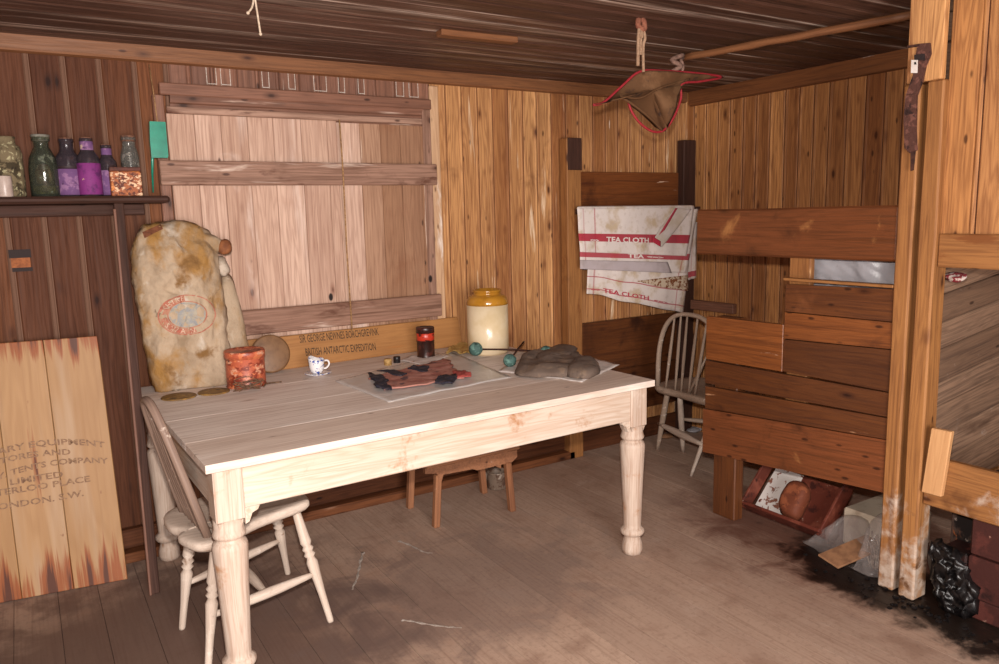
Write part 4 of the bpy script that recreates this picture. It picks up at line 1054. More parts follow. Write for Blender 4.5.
# ---- plastic sheet with the folded textile
q = NT('clear plastic sheet'); PLAS = q.fin('e6e0dc', .25, q.noise(q.obj(), 30, 3, .6), .5, .004, .5, Alpha=.62)
q = NT('milky plastic'); PLAS2 = q.fin('a8a4a8', .38, q.noise(q.obj(), 22, 4, .6, .5), .4, .006, .6, Alpha=.8)
sheet('plastic_sheet', [(335, 382), (389, 403), (512, 378), (450, 352)], 'clear plastic sheet spread under the folded red and blue cloth on the table', PLAS, .006, nu=26, nv=26, cat='plastic sheet')
CLO = blotch('faded pink wool', 'b07c70', [('9a6056', .5, .12, 14, (1, 1, 1)), ('5c4448', .56, .08, 12, (1, 1, 1)), ('b47a6a', .58, .1, 20, (1, 1, 1))], .9, bscale=120)
NAV = blotch('dark navy wool', '2c2a36', [('4c4248', .5, .1, 25, (1, 1, 1))], .9, bscale=140)
REDC = plain('red wool', '9c3c38', .9, c2='b85850', scale=50)
cl = thing('folded_cloth', 'ragged folded pink and navy cloth lying on the clear plastic sheet', 'cloth', onZ(420, 378, TZ))
sheet('cloth', [(369, 380), (386, 393), (464, 381), (446, 361)], '', CLO, .007, .006, 30, 24, parent=cl, thick=.006, rag=.03, fr=12)
sheet('navy_edge', [(368, 376), (375, 391), (392, 393), (386, 379)], '', NAV, .012, .009, 14, 14, parent=cl, thick=.006, rag=.03, fr=20)
sheet('navy_fold', [(378, 375), (404, 380), (408, 377), (384, 373)], '', NAV, .006, .014, 14, 8, parent=cl, thick=.004, rag=.02, fr=20)
sheet('navy_fold', [(408, 372), (428, 376), (432, 370), (412, 369)], '', NAV, .008, .012, 14, 8, parent=cl, thick=.004, rag=.02, fr=20)
sheet('navy_fold', [(434, 388), (452, 388), (457, 380), (440, 380)], '', NAV, .014, .012, 14, 10, parent=cl, thick=.006, rag=.02, fr=24)
sheet('red_edge', [(452, 382), (472, 380), (466, 374), (452, 375)], '', REDC, .014, .010, 14, 8, parent=cl, thick=.005, rag=.02, fr=24)
# ---- papers under the felt bundle
sheet('paper_sheet', [(497, 372), (582, 383), (620, 366), (545, 346)], 'white paper spread under the grey felt bundle at the right end of the table', PAPER, .006, nu=20, nv=20)
FELT = blotch('grey brown felt', '6a5a50', [('7c6858', .5, .15, 14, (1, 1, 1)), ('584a42', .56, .1, 20, (1, 1, 1)), ('8a6a58', .66, .1, 8, (1, 1, 1))], .95, bscale=160, bs=.6)
ht = thing('felt_bundle', 'soft grey brown felt bundle lying on white paper at the right end of the table', 'felt bundle', onZ(557, 372, TZ))
zf = TZ+.006
def FL(px, py): return onZ(px, py, TZ)+V((0, 0, .0))
def felt(name, pts, h, z0, amp, crease, power=5, rings=12, k=6):
    ou = spline([FL(*p) for p in pts], k, True); c0 = sum(ou, V())/len(ou); m_ = MB()
    m_.pillow(ou, (0, 0, h), rings, amp, 13, front=.08, back=1, power=power)
    for i, p in enumerate(m_.v):
        q_ = (p-c0); e = 0
        if p.z > TZ+.012: e = crease*math.sin(q_.x*34+q_.y*11+3*noise.noise(p*9))+crease*.7*noise.noise(p*26)
        m_.v[i] = V((p.x, p.y, max(p.z+e, TZ)+z0))
    return m_.build(name, [FELT], ht)
felt('body', [(515, 376), (517, 368), (522, 361), (540, 356), (560, 354), (577, 356), (584, 362), (586, 370), (575, 377), (552, 379.5), (530, 379)], .036, .006, .010, .006)
felt('upper_flap', [(536, 363), (548, 356), (563, 352), (577, 355), (574, 361), (558, 366), (543, 370)], .016, .036, .006, .003, 3, 8, 4)
felt('rolled_end', [(566, 378), (570, 369), (580, 364), (592, 364), (600, 370), (598, 377), (586, 381)], .046, .008, .006, .002, 3, 8, 4)
# ---- turquoise ball sticks
VERD = blotch('verdigris ball', '44605a', [('64867c', .5, .08, 45, (1, 1, 1)), ('2c4440', .56, .06, 40, (1, 1, 1))], .7, bscale=80)
def ball(c, r, par, name='head'):
    m_ = MB(); m_.lathe([(r*math.sin(math.pi*i/14), -r*math.cos(math.pi*i/14)) for i in range(15)], c, n=24)
    m_.v = [V(c)+(p-V(c))*(1+.06*noise.noise(p*60)) for p in m_.v]; return m_.build(name, [VERD], par)
for (p1, p2, rr_, lb) in (((476, 357), (541, 355), .034, 'green verdigris ball on a rod lying in front of the stoneware jar'), ((510, 368), (524, 345), .030, 'crumbling green ball on a dark stick beside the grey felt bundle')):
    a, b = onZ(*p1, TZ), onZ(*p2, TZ); a.z = TZ+rr_*1.04+.004; b.z = TZ+.018
    t = thing('ball_stick', lb, 'stick', V((a.x, a.y, TZ)), 'green ball-headed sticks on the table')
    ball(a, rr_, t)
    d_ = (b-a).normalized()
    one('rod', [VERD if rr_ > .09 else IRON], t, 'tube', [a+d_*rr_*.9, a.lerp(b, .5)+V((0, 0, .004)), b], .0045, 8)
c = onZ(546, 357, TZ); c.z = TZ+.028
o = ball(c+V((0, .0, .0)), .027, None, 'verdigris_ball'); tag(o, 'green grey ball half hidden behind the felt bundle', 'ball')

# ================================================================ tea towels over the bunk rail
def toweltex(name, rows, base='dccfc8'):
    """cloth with woven bands at set heights (object v coordinate stored in 'uvp')"""
    q = NT(name); s_ = q.n('ShaderNodeSeparateXYZ', Vector=q.attr('uvp')); U, Vv = s_.outputs[0], s_.outputs[1]
    pos = q.obj(); nz = q.noise(pos, 9, 4, .6); col = q.mix(q.step(nz, .48, .68, 0, .7), base, 'b89c72'); col = q.mix(q.step(q.noise(pos, 30, 3), .55, .7, 0, .4), col, 'b8a496')
    def b(x, lo, hi): return q.m('MULTIPLY', q.m('GREATER_THAN', x, lo), q.m('LESS_THAN', x, hi))
    for ax, lo, hi, st in rows:
        f = b(U if ax == 'u' else Vv, lo, hi); col = q.mix(q.m('MULTIPLY', f, st), col, 'a8263a')
    return q.fin(col, .9, q.noise(pos, 400, 2), .3, .001, .2, Sheen_Weight=.1)
TW1 = toweltex('tea cloth weave', [('v', .57, .745, .95), ('u', .13, .14, .6), ('u', .04, .05, .35)])
TW2 = toweltex('tea cloth weave second', [('v', .80, .86, .9), ('v', .76, .77, .5), ('u', .06, .07, .6)])
TW3 = toweltex('tea cloth weave lower', [('v', .74, .755, .75), ('v', .92, .935, .7), ('u', .06, .075, .5), ('u', .9, .91, .5)])
WT = plain('white woven letters', 'e0d4cc', .9, bs=0); RT = plain('red woven letters', 'b03a4a', .9, bs=0)
yt = 3.44
def TW(px, py, d=0): return onY(px, py, yt+d)
def towel(par, name, corners, mat, d=0, wav=.008, thick=.0025, over=True, nu=44, nv=30, sag=.0):
    """corners: top-left, top-right, bottom-right, bottom-left in the photo"""
    a, b, c, e = [TW(*p, d) for p in corners]; so = V((R(0, 9), 0, R(0, 9)))
    def f(u, v):
        p = a.lerp(b, u).lerp(e.lerp(c, u), v)
        w_ = min(1, v*3)
        p.y += (noise.noise(V((u*9, v*1.5, 0))+so)*wav+noise.noise(V((u*22, v*2, 3))+so)*wav*.35)*w_
        p.z += noise.noise(V((u*5, 7, v))+so)*sag*v
        return p
    m_ = MB(); m_.grid(f, nu, nv, thick=thick)
    if over:   # goes over the rail and a short way down behind
        def g_(u, v):
            p = a.lerp(b, u); an = math.pi*v
            return p+V((.0275*(1-u)**2*(1-math.cos(an)), .024*(1-math.cos(an)), .010*math.sin(an)-(0 if v < 1 else .02)))
        m_.grid(g_, nu, 6, thick=-thick)
        m_.grid(lambda u, v: a.lerp(b, u)+V((.055*(1-u)**2, .048, -.16*v)), nu, 4, thick=thick)
    o = m_.build(name, [mat], par)
    me = o.data; me.attributes.new('uvp', 'FLOAT_VECTOR', 'POINT'); vals = []
    n0 = (nu+1)*(nv+1)
    for i in range(len(me.vertices)):
        if i < 2*n0: k = i % n0; vals += [(k % (nu+1))/nu, (k//(nu+1))/nv, 0]
        else: vals += [.5, -1, 0]
    me.attributes['uvp'].data.foreach_set('vector', vals)
    tree = BVHTree.FromPolygons([v.co+o.matrix_basis.translation+(par.location if par else V()) for v in me.vertices], [list(p.vertices) for p in me.polygons])
    return o, tree
def woven(par, body, a, b, size, tree, mat, d=-.03, nm='lettering', off=.002, bold=.0006):
    A_, B_ = TW(*a, d), TW(*b, d); m_ = MB()
    text_mb(m_, body, size, (A_+B_)/2, B_-A_, V((0, 0, 1)), fit=(B_-A_).length, depth=0, bold=bold)
    for i, p in enumerate(m_.v):
        h = tree.ray_cast(V((p.x, p.y-.3, p.z)), V((0, 1, 0)))
        if h[0]: m_.v[i] = V((p.x, h[0].y-off, p.z))
    return m_.build(nm, [mat], par)
topc = TW(577, 208)
tA = thing('tea_towel', 'white tea towel with a bold red TEA CLOTH band, frontmost over the upper bunk rail', 'tea towel', TW(635, 262), 'tea towels on the bunk')
o, tr = towel(tA, 'cloth', ((577, 208.5), (694, 207), (686, 256), (580, 252)), TW1, 0)
woven(o, 'TEA CLOTH', (609, 242), (652, 243), .042, tr, WT, bold=.0012)
for sx_ in (593, 661): woven(o, '<=>', (sx_, 241.5), (sx_+9, 242), .022, tr, WT, nm='woven_mark')
# folded back corner
m_ = MB(); A_, B_, C2, D_ = TW(675, 208, -.012), TW(697, 209, -.012), TW(662, 247, -.02), TW(652, 241, -.02)
m_.grid(lambda u, v: A_.lerp(B_, u*(.75)).lerp(D_.lerp(C2, u), v)+V((0, .004*math.sin(u*3+v*4), 0)), 12, 16, thick=.002)
m_.build('folded_corner', [plain('plain towel back', 'd0c4c0', .9, c2='bfae9c', scale=12)], tA)
m_ = MB(); m_.grid(lambda u, v: (A_+V((0, -.003, 0))).lerp(B_, u*.1).lerp((D_+V((0, -.004, 0))).lerp(C2, .2+.25*u), v), 2, 12, thick=.001); m_.build('red_edge', [RT], tA)
m_ = MB(); m_.grid(lambda u, v: D_.lerp(C2, u*.8)+V((.0, -.005, .028-.034*v)), 6, 4, thick=.001); m_.build('red_corner', [plain('red weave', 'b02c40', .9)], tA)
tB = thing('tea_towel', 'white tea towel showing a slanting red band below the frontmost towel', 'tea towel', TW(635, 272, .012), 'tea towels on the bunk')
o, tr = towel(tB, 'cloth', ((579, 212), (698, 209), (686, 273), (580, 268)), toweltex('tea cloth weave middle', [('v', .70, .80, .9), ('u', .93, .94, .5), ('u', .04, .05, .5)]), .010, over=False)
woven(o, 'TEA', (632, 257.5), (648, 258.5), .032, tr, WT, bold=.001); woven(o, '<=>', (651, 258), (668, 259), .018, tr, WT, nm='woven_mark')
m_ = MB(); a_, b_ = TW(580, 263, .004), TW(686, 273, .004)
m_.grid(lambda u, v: TW(580, 260, -.004).lerp(TW(668, 262, -.004), u).lerp(TW(580, 269, -.004).lerp(TW(672, 273, -.004), u), v)+V((0, .003*math.sin(u*14), 0)), 30, 6, thick=.002)
m_.build('lilac_hem', [plain('lilac grey hem', 'b8aaac', .9, c2='a89a98', scale=12)], tB)
tC = thing('tea_towel', 'stained tea towel hanging lowest, with faded red TEA CLOTH lettering and frayed holes', 'tea towel', TW(640, 300, .03), 'tea towels on the bunk')
o, tr = towel(tC, 'cloth', ((590, 225), (693, 225), (683, 313), (586, 293)), TW3, .026, over=False, sag=.01)
woven(o, 'TEA CLOTH', (609, 293), (655, 301), .036, tr, RT, bold=.001); woven(o, '<=>', (596, 291), (606, 292), .02, tr, RT, nm='woven_mark'); woven(o, '<=>', (660, 302), (674, 305), .02, tr, RT, nm='woven_mark')
tD = thing('tea_towel', 'narrow towel edge with a red mark sticking out at the right of the hanging towels', 'tea towel', TW(690, 285, .05), 'tea towels on the bunk')
towel(tD, 'cloth', ((672, 222), (697, 222), (696, 278), (668, 285)), toweltex('tea cloth weave side', [('v', .86, .96, .9), ('u', .8, .83, .5)]), .046, over=False, nu=12, nv=20)
m_ = MB(); m_.grid(lambda u, v: TW(636, 281, .02).lerp(TW(688, 275, .02), u).lerp(TW(660, 287, .02).lerp(TW(688, 291, .02), u), v), 10, 5, thick=.002)
m_.build('frayed_edge', [blotch('frayed brown cloth', 'c8b49c', [('7c4a2c', .5, .05, 60, (1, 1, 1))], .9)], tC)

# ================================================================ hanging from the ceiling
TARP = blotch('brown canvas', '583a22', [('6a4a30', .5, .15, 9, (1, 1, 1)), ('38241b', .58, .1, 14, (1, 1, 1))], .85, bscale=120)
REDP = plain('red binding tape', '8a1a22', .7, c2='9c2830', scale=60)
yh = 2.55
def HC(px, py, d=0): return onY(px, py, yh+d)
hc = thing('hanging_canvas', 'brown canvas cover edged in red tape slung under the ceiling', 'canvas cover', HC(655, 130))
outl = [(593, 105), (604, 101), (620, 86), (638, 72), (660, 71), (690, 73), (721, 76), (722, 79), (700, 81), (682, 86), (677, 108), (668, 128), (661, 131), (648, 120), (630, 105), (620, 97), (606, 103)]
mb = MB(); ou = [HC(*p, (.06*math.sin(i*1.1))) for i, p in enumerate(outl)]
mb.pillow(spline(ou, 2, True), V((0, .012, 0)), 8, .01, 12, c=HC(652, 90, -.02), power=4); mb.build('canvas', [TARP], hc)
one('binding', [REDP], hc, 'tube', spline([HC(593, 105, 0), HC(604, 102, -.012), HC(622, 86, -.015), HC(640, 71.5, -.02), HC(665, 71, -.02), HC(695, 73, -.015), HC(722, 77, 0), HC(700, 81.5, -.01), HC(682, 84, -.02), HC(681, 98, -.02), HC(674, 117, -.02), HC(664, 130, -.01), HC(653, 131.5, -.01), HC(641, 124, -.01), HC(632, 112, -.01), HC(628, 101, -.01)], 5), .0055, 6)
one('fold', [TARP], hc, 'tube', spline([HC(620, 96, -.03), HC(640, 98, -.045), HC(660, 88, -.05), HC(690, 79, -.03)], 5), [.004]*15+[.003], 6)
one('fold', [TARP], hc, 'tube', spline([HC(621, 97, -.02), HC(635, 106, -.03), HC(650, 118, -.03), HC(662, 130, -.012)], 5), .006, 6)
# pole along the ceiling
pR_, pL_ = onZ(912, 15, ZC-.035), onZ(682, 58, ZC-.035)
pp = [pL_.lerp(pR_, i/14) for i in range(15)]; pp = [p+V((0, 0, .004*noise.noise(V((i*.6, 0, 0))))) for i, p in enumerate(pp)]
m_ = MB(); m_.tube(pp, [.0165+.003*noise.noise(V((i*.9, 5, 0))) for i in range(15)], 12)
o = m_.build('ceiling_pole', [W_CORN]); tag(o, 'long rough brown pole fixed under the ceiling above the bunk', 'pole')
# ropes
ROPE = plain('frayed rope', '9a7c64', .9, c2='7c5e48', scale=120); RAG = plain('dirty rag', '8a6a5c', .9, c2='5c4238', scale=60)
rp = onZ(641, 21, ZC-.01)
t = thing('rope_hank', 'frayed rope hank hanging from the ceiling above the canvas cover', 'rope', V((rp.x, rp.y, ZC-.2)))
zr = onY(643, 72, rp.y).z
one('knot', [plain('reddish knot', '8a5540', .9, c2='6a3c2c', scale=60)], t, 'tube', spline([rp+V((-.012, 0, .008)), rp+V((-.014, 0, -.02)), rp+V((.012, -.004, -.03)), rp+V((.014, 0, .0)), rp+V((0, 0, .006))], 4), .011, 8)
for dx0, zz0, ww in ((-.014, onY(638, 66, rp.y).z, .007), (.012, zr, .006), (.0, onY(642, 55, rp.y).z, .006), (-.006, onY(637, 50, rp.y).z, .005)):
    one('strand', [ROPE], t, 'tube', spline([V((rp.x+dx0*.6, rp.y, rp.z-.02)), V((rp.x+dx0*1.3, rp.y-.006, rp.z-.06)), V((rp.x+dx0*1.0, rp.y, (rp.z+zz0)/2)), V((rp.x+dx0*1.1, rp.y, zz0))], 4), ww, 7)
rp = HC(680, 58)
t = thing('rope_tie', 'knotted rag tie holding the canvas cover to the ceiling pole', 'rope', HC(678, 72))
one('knot', [RAG], t, 'tube', spline([HC(683, 55, -.01), HC(672, 60, -.02), HC(681, 66, -.02), HC(672, 72, -.01), HC(676, 80, -.015)], 5), .010, 8)
one('strand', [RAG], t, 'tube', spline([pL_+V((.01, 0, .0)), HC(681, 60, -.01), HC(683, 68, -.015), HC(677, 86, -.015)], 5), .007, 7)
STRG = plain('pale string', 'c8b4a0', .85, c2='a89078', scale=90)
s0_ = onZ(254, -8, ZC)
t = thing('string', 'two pale knotted strings dangling from the ceiling at top left', 'string', V((s0_.x, s0_.y, ZC-.15)))
for (bx, by) in ((248, 13), (260.5, 34)):
    e_ = onY(bx, by, s0_.y-.02)
    one('strand', [STRG], t, 'tube', spline([V((s0_.x, s0_.y, ZC)), V((s0_.x, s0_.y-.01, ZC-.03)).lerp(e_, .4), e_], 5), .0035, 6)
    ballm = MB(); ballm.lathe([(.0055*math.sin(math.pi*i/6), -.0055*math.cos(math.pi*i/6)) for i in range(7)], e_, n=10); ballm.build('knot', [STRG], t)
# batten on the ceiling
a, b = onZ(436, 31, ZC), onZ(512, 39, ZC)
m_ = MB(); L = (b-a); L.z = 0; Wv = V((L.y, -L.x, 0)).normalized()*.05
m_.board(a-V((0, 0, .024)), L, Wv, V((0, 0, .024)), .6, .003, n=8, wob=.003)
o = m_.build('ceiling_batten', [W_CORN]); tag(o, 'short orange brown batten nailed to the dark ceiling', 'batten')
# rusty tool hanging on the post
tl = thing('rusty_strap', 'corroded leather and iron strap with a white paper tag hanging on the bunk post', 'strap', onX(912, 190, XF-.04))
def HT(px, py, d=0): return onX(px, py, XF-.031+d)
LEA = blotch('corroded leather', '4e3028', [('6a443a', .5, .1, 40, (1, 1, 1)), ('2c1a18', .56, .08, 24, (1, 1, 1))], .75, bscale=90, bs=.8)
def flat(par, name, pxs, mat, th=.008, d=0):
    m_ = MB(); pts_ = [HT(*p, d) for p in pxs]; o_ = pts_[0]
    prof = [(-(p.y-o_.y), p.z-o_.z) for p in pts_]
    m_.prism(prof, o_, V((-th, 0, 0)), V((0, -1, 0)), V((0, 0, 1)), .5); return m_.build(name, [mat], par)
flat(tl, 'strap', [(919, 44), (931, 43), (932, 54), (927, 66), (924, 80), (918, 96), (912, 98), (907, 95), (911, 84), (916, 70), (917, 54)], LEA)
flat(tl, 'strap', [(907, 96), (918, 94), (917, 130), (918, 150), (911, 153), (906, 148), (905, 120)], LEA, .010, -.004)
flat(tl, 'blade', [(911, 152), (916, 150), (914, 170), (911, 171)], IRON, .004)
flat(tl, 'band', [(916, 55), (926, 54), (926, 60), (916, 61)], plain('dark iron band', '2c2424', .5), .011, -.002)
flat(tl, 'pin', [(909, 46), (921, 44), (921, 46.5), (909, 48)], IRON, .012)
flat(tl, 'tag', [(911.5, 60), (918, 60), (917.5, 73), (911, 73)], PAPER, .001, -.02)
flat(tl, 'tag_mark', [(914.5, 62), (916, 62), (916.5, 64.5), (914, 64.5)], BLACK, .0006, -.0212)

# ================================================================ under the bunk
MAROON = blotch('maroon painted wood', '5e2a1e', [('7a4030', .5, .15, 12, (1, 1, 1)), ('3c1a14', .56, .1, 16, (1, 1, 1)), ('a08070', .68, .03, 30, (1, 1, 1))], .6, bscale=50)
FLAKE = blotch('flaking white paper', 'dcd4ce', [('8a5a48', .56, .04, 26, (1, 1, 1)), ('6a3426', .63, .03, 18, (1, 1, 1))], .8)
def UB(px, py, x): return onX(px, py, x)
# tilted open box: floor (back) panel leaning, front rim
bxm = thing('wooden_box', 'shallow maroon wooden box tilted on its side under the bunk with flaking white paper', 'box', (2.98, 2.2, 0))
p00, p10 = onZ(757, 524, .02), onZ(822, 541, .02)        # near lower edge
q00, q10 = UB(743, 506, p00.x-.02), UB(835, 538, p10.x-.02)
fl0, fl1 = onX(757, 524, 2.86), onX(826, 540, 2.86)
yb0, yb1 = fl1.y, fl0.y
A0 = V((2.826, yb0, .012)); A1 = V((2.826, yb1+.03, .012)); Ly = (A1-A0)
dep = V((.165, 0, .175)); 
one('back_panel', [MAROON], bxm, 'board', A0+V((.03, 0, .0)), Ly, dep*1.05, V((.012, 0, -.012)), .5, .002)
one('front_rim', [MAROON], bxm, 'board', A0+V((-.052, -.02, .062)), Ly+V((0, .04, 0)), V((.070, 0, -.062)), V((.010, 0, .012)), .5, .002)
one('side', [MAROON], bxm, 'board', A0+V((-.045, -.015, .045)), dep*1.45, V((.06, 0, -.04)), V((0, .012, 0)), .5, .002)
one('side', [MAROON], bxm, 'board', A1+V((-.045, .005, .045)), dep*1.45, V((.06, 0, -.04)), V((0, .012, 0)), .5, .002)
one('paper', [FLAKE], bxm, 'board', A0+V((.040, Ly.y*.60, .020)), V((0, Ly.y*.385, 0)), dep*.95, V((-.001, 0, .001)), .5, 0)
one('paper', [FLAKE], bxm, 'board', A0+V((.09, Ly.y*.74, .065)), V((0, Ly.y*.2, 0)), dep*.6, V((-.001, 0, .002)), .5, 0)
BRN = blotch('brown crusted block', '6a3622', [('8a4c30', .5, .1, 20, (1, 1, 1)), ('4a2418', .56, .1, 24, (1, 1, 1))], .7, bscale=60)
m_ = MB(); cc = A0+V((.035, Ly.y*.46, .10))
m_.pillow(spline([cc+V((.0, yy, zz_))+V((zz_*.75, 0, 0)) for yy, zz_ in ((-.06, -.045), (-.065, .02), (-.06, .07), (-.01, .095), (.04, .08), (.06, .03), (.045, -.03), (0, -.05))], 3, True), V((-.03, 0, .03)), 6, .004, 20, power=5)
o = m_.build('crusted_block', [BRN]); tag(o, 'rounded brown crusted block resting in the tilted maroon box', 'block')
# pale stone box behind the plastic
m_ = MB(); a_ = UB(880, 500, 2.90); 
m_.board((2.90, onX(888, 510, 2.9).y-.02, .001), (0, onX(843, 500, 2.9).y-onX(888, 510, 2.9).y+.02, 0), (0, 0, .165), (.3, 0, 0), .5, .01)
PALEB = blotch('chalky painted box', 'c0b09c', [('a89480', .5, .15, 9, (1, 1, 1)), ('5a2a20', .62, .05, 11, (1, 1, 1))], .8)
o = m_.build('pale_box', [PALEB]); tag(o, 'chalky cream box under the bunk behind the plastic bags', 'box')
# plastic bags
q = NT('crumpled plastic bag'); BAG = q.fin('b4a8a4', .12, q.noise(q.obj(), 18, 4, .6, .6), .9, .012, .7, Alpha=.24)
def at_floor(px, py, z=0): return onZ(px, py, z)
def bag(name, lb, pts, D, grp, k=3, amp=.014, pw=3, fr=14, mat=None):
    m_ = MB(); m_.pillow(spline(pts, k, True), D, 9, amp, fr, power=pw)
    m_.v = [V((p.x, p.y, max(p.z, .002))) for p in m_.v]
    o = m_.build(name, [mat or BAG]); tag(o, lb, 'plastic bag', grp); return o
def BG(px, py, x): return onX(px, py, x)
bag('plastic_bag', 'crumpled clear plastic bag flat on the floor in front of the maroon box', [BG(802, 548, 2.78), BG(806, 541, 2.79), BG(826, 528, 2.83), BG(845, 515, 2.88), BG(868, 520, 2.88), BG(868, 545, 2.80), BG(848, 552, 2.78), BG(835, 562, 2.76), BG(818, 568, 2.75)], V((-.02, 0, .016)), 'plastic bags under the bunk')
CARD = plain('brown card', '8a6244', .8, c2='6f4c34', scale=30)
m_ = MB(); a_, b_, c_, d_ = onZ(818, 556, .055), onZ(838, 569, .03), onZ(874, 556, .05), onZ(866, 536, .10)
m_.board(a_, d_-a_, (b_-a_), V((0, 0, .008)), .5, .001)
o = m_.build('card_piece', [CARD]); tag(o, 'piece of brown card with a yellow edge lying on the plastic bag', 'card')
bag('plastic_bag', 'bulging clear plastic bag of fibres standing against the white-worn post', [BG(848, 577, 2.74), BG(854, 566, 2.74), BG(862, 545, 2.75), BG(868, 525, 2.77), BG(879, 514, 2.79), BG(886, 520, 2.78), BG(884, 560, 2.76), BG(879, 585, 2.74), BG(865, 586, 2.73)], V((-.03, 0, .008)), 'plastic bags under the bunk', amp=.02)
FIB = plain('grey brown fibres', '7a6a60', .9, c2='a8988c', scale=70)
m_ = MB(); ctr = BG(872, 560, 2.78)
for i in range(18):
    p0 = ctr+V((R(-.01, .02), R(-.03, .03), R(-.09, -.05))); p0.z = max(.012, p0.z)
    m_.tube(spline([p0, p0+V((R(-.01, .01), R(-.02, .02), .05)), p0+V((R(-.01, .02), R(-.02, .02), R(.09, .14)))], 4), .003, 5)
o = m_.build('fibre_bundle', [FIB]); tag(o, 'tuft of grey brown fibres inside the standing plastic bag', 'fibres', kind='stuff')
# plastic stuffed between the rails of the bunk
m_ = MB(); xs_ = XF+.10
def fplas(u, v):
    p = onX(811, 291, xs_).lerp(onX(897, 296, xs_), u).lerp(onX(811, 258, xs_).lerp(onX(897, 262, xs_), u), v)
    p.x += .03*noise.noise(V((u*4, v*1, 1)))+.008*noise.noise(V((u*12+v*5, v*4, 2))); return p
m_.grid(fplas, 40, 14, thick=.001)
o = m_.build('plastic_sheet', [PLAS2]); tag(o, 'milky crumpled plastic sheet stuffed in the gap between the bunk rail and side planks', 'plastic sheet')

# ---- bricks and tar at the foot of the second bunk
BRK = blotch('dark red fuel brick', '40201c', [('532a24', .5, .15, 14, (1, 1, 1)), ('2a1412', .58, .08, 12, (1, 1, 1)), ('8f6a5c', .68, .05, 26, (1, 1, 1))], .6, bscale=60)
BRT = blotch('tarred brick', '2a1614', [('0e0a0a', .48, .1, 10, (1, 1, 1)), ('5a3028', .62, .06, 18, (1, 1, 1))], .35, spec=.5, bscale=60)
names = ['dark red brick under the right-hand bunk, %s' % s for s in
         ('topmost at the right edge', 'second from the top at the right edge', 'bottom one at the right edge', 'middle one beside the tar', 'bottom one beside the tar')]
ym_ = onX(967, 560, XF+.03).y; yl_ = onX(940, 560, XF+.03).y
zr_ = [0, onX(985, 603, XF+.03).z, onX(985, 560, XF+.03).z, onX(985, 515, XF+.03).z]
for j in range(3):
    for i, (ya, yc) in enumerate(((ym_-.19, ym_-.003), (ym_, yl_))):
        if (i, j) == (1, 2): continue
        m_ = MB(); m_.board((XF+.025+R(0, .012), ya, zr_[j]+.001), (0, yc-ya, 0), (0, 0, zr_[j+1]-zr_[j]-.002), (.11, 0, 0), .5, .006)
        o = m_.build('brick', [BRK if i == 0 else BRT])
        lb = {(0, 2): names[0], (0, 1): names[1], (0, 0): names[2], (1, 1): names[3], (1, 0): names[4]}[(i, j)]
        tag(o, lb, 'brick', 'bricks under the right-hand bunk')
# rusted corner pieces seen above the tar
m_ = MB(); m_.board((XF+.15, 1.16, .001), (0, 0, .355), (0, .25, 0), (.03, 0, 0), .5, .003)
o = m_.build('sooty_panel', [blotch('sooty flaking panel', '4a3830', [('1a1210', .40, .08, 8, (1, 1, 1)), ('8a4c28', .58, .06, 10, (1, 2, 1)), ('8a7c72', .62, .06, 24, (1, 1, 1))], .7)]); tag(o, 'sooty flaking upright panel behind the tar lump under the right-hand bunk', 'panel')
TAR = plain('glossy black tar', '080607', .34, .5, c2='1c1818', scale=40, bs=.9)
m_ = MB()
ou = [onX(*p, XF+.02) for p in ((930, 545), (940, 541), (954, 548), (962, 560), (970, 575), (980, 590), (978, 612), (964, 624), (948, 616), (938, 600), (932, 575))]
m_.pillow(spline(ou, 4, True), V((-.03, 0, 0)), 16, .018, 40, power=3)
m_.v = [V((min(p.x+.012*noise.noise(p*60), XF+.035), p.y+.02*noise.noise(p*45), max(p.z+.02*noise.noise(p*50), .0)+.001)) for p in m_.v]
o = m_.build('tar_lump', [TAR]); tag(o, 'glossy black tar lump slumped over the bricks beside the near post', 'tar')
m_ = MB()
for i in range(60):
    a = R(0, 6.28); rr_ = R(0, 1); cxx, cyy = 2.64+.1*math.cos(a)*rr_, 1.45+.55*math.sin(a)*rr_
    s = R(.004, .013); m_.lathe([(0, 0), (s, 0), (s*.8, s*.6), (0, s*.8)], (cxx, cyy, .0005), n=5, smooth=False)
o = m_.build('tar_crumbs', [TAR]); tag(o, 'black crumbs of tar scattered on the floor along the bunk foot', 'tar crumbs', kind='stuff')
a = onX(955, 277, XF+.09)
m_ = MB(); m_.pillow([a+V((.02*math.sin(q_*1.3), .05*math.cos(q_), .018*math.sin(q_))) for q_ in (k_*math.pi/5 for k_ in range(10))], V((.02, 0, 0)), 5, .012, 40)
o = m_.build('cloth_scrap', [blotch('red and pale checked cloth', '7c2c30', [('b8a8a0', .5, .04, 60, (1, 1, 1))], .9)]); tag(o, 'scrap of red and pale cloth tucked under the upper rail of the right-hand bunk', 'cloth')
# ---- floor marks and scraps
CHK = plain('white scrape', 'c8bcb2', .9, c2='a09084', scale=200, bs=0)
for pts_, lb in ((((363, 552), (360, 565), (357, 578), (352, 590)), 'short white chalky streak on the floor just right of the left chair'),
                (((399, 541), (412, 546), (424, 552), (433, 553)), 'white chalky streak on the floor in front of the stool'),
                (((402, 620), (415, 622), (440, 626), (462, 628)), 'long thin white streak on the floor near the bottom of the picture')):
    m_ = MB(); pp = spline([onZ(*p) for p in pts_], 6)
    pp = [p+V((R(-.002, .002), R(-.002, .002), 0)) for p in pp]
    m_.tube(pp, [max(.002, .0095*abs(math.sin(1+i*.9))*(1-.6*i/len(pp))) for i in range(len(pp))], 8)
    m_.v = [V((p.x, p.y, .0002+abs(p.z)*.15)) for p in m_.v]
    o = m_.build('chalk_streak', [CHK]); tag(o, lb, 'chalk streak')
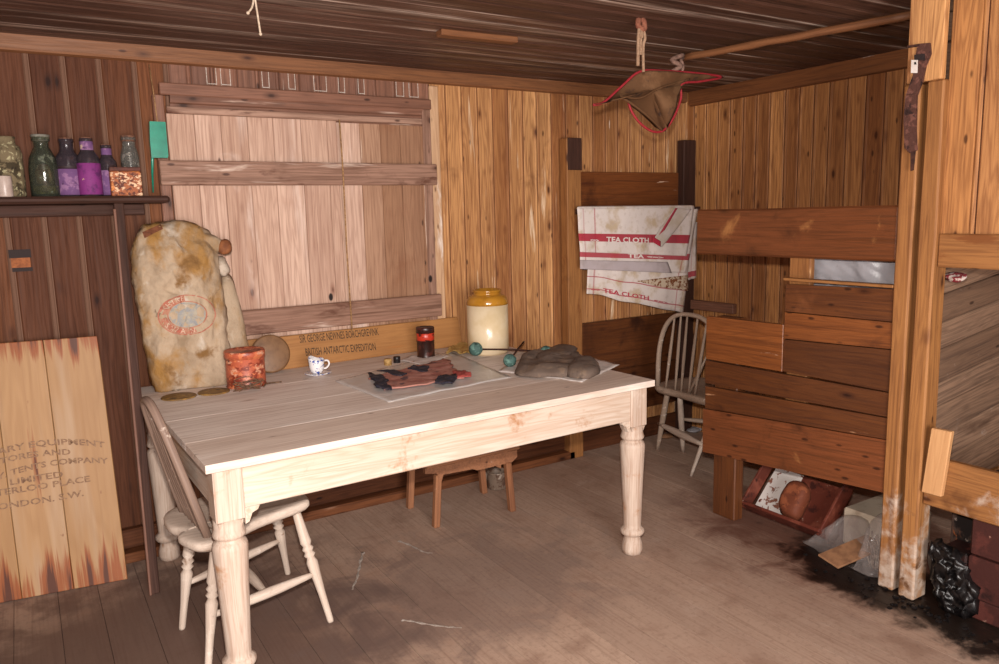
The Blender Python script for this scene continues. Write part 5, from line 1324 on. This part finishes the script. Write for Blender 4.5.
# small tin can behind the stool
c = onZ(497, 487); 
m_ = MB(); m_.lathe([(0, .001), (.052, .001), (.055, .006), (.054, .085), (.058, .09), (.054, .092), (.05, .088), (.05, .01), (0, .008)], (c.x, c.y-.0, 0), n=28)
o = m_.build('tin_can', [blotch('grimy tin', '7c6a5c', [('5c4438', .5, .1, 20, (1, 1, 1)), ('a8988a', .6, .08, 30, (1, 1, 1))], .5)]); tag(o, 'grimy grey tin can on the floor against the skirting behind the stool', 'tin can')
# scraps near the far chair
for i, (px, py, lb, s) in enumerate(((671, 425, 'crumpled scrap of pale plastic on the floor behind the far chair', .05), (690, 428, 'small bluish plastic scrap on the floor near the far corner', .04), (664, 437, 'brown paper scrap on the floor below the far chair', .05))):
    c = onZ(px, py); c.y = min(c.y, YW-.12)
    m_ = MB(); m_.pillow([c+V((s*math.cos(a)*R(.7, 1.2), s*math.sin(a)*R(.5, 1), .015)) for a in (i2*math.pi/5 for i2 in range(10))], V((0, 0, .014)), 5, .012, 40)
    m_.v = [V((p.x, p.y, max(p.z, .001))) for p in m_.v]
    o = m_.build('scrap', [[PLAS2, PLAS2, CARD][i]]); tag(o, lb, 'scrap', 'scraps in the far corner')
# ---------------------------------------------------------------- light
def area(name, loc, target, size, power, col, sy=None):
    l = bpy.data.lights.new(name, 'AREA'); l.size = size; l.energy = power; l.color = col
    if sy: l.shape = 'RECTANGLE'; l.size_y = sy
    o = bpy.data.objects.new(name, l); COL.objects.link(o); o.location = loc
    o.rotation_euler = (V(target)-V(loc)).to_track_quat('-Z', 'Y').to_euler(); return o
area('camera_flash', CAM+upv*.13+fwd*.02, CAM+upv*.13+fwd*3, .05, 62, (1, .93, .87))
area('added_rear_fill', (.1, YF-.25, 1.15), (.6, 3, 1.1), 1.7, 150, (1, .94, .9), 1.9)  # unseen fill lamp, added to even out the flash falloff
w = bpy.data.worlds.new('World'); SC.world = w; w.use_nodes = True
w.node_tree.nodes['Background'].inputs[0].default_value = (.75, .8, .9, 1); w.node_tree.nodes['Background'].inputs[1].default_value = .6
vs = SC.view_settings; vs.view_transform = 'Standard'; vs.look = 'None'; vs.gamma = 1; vs.exposure = .45; vs.use_curve_mapping = False
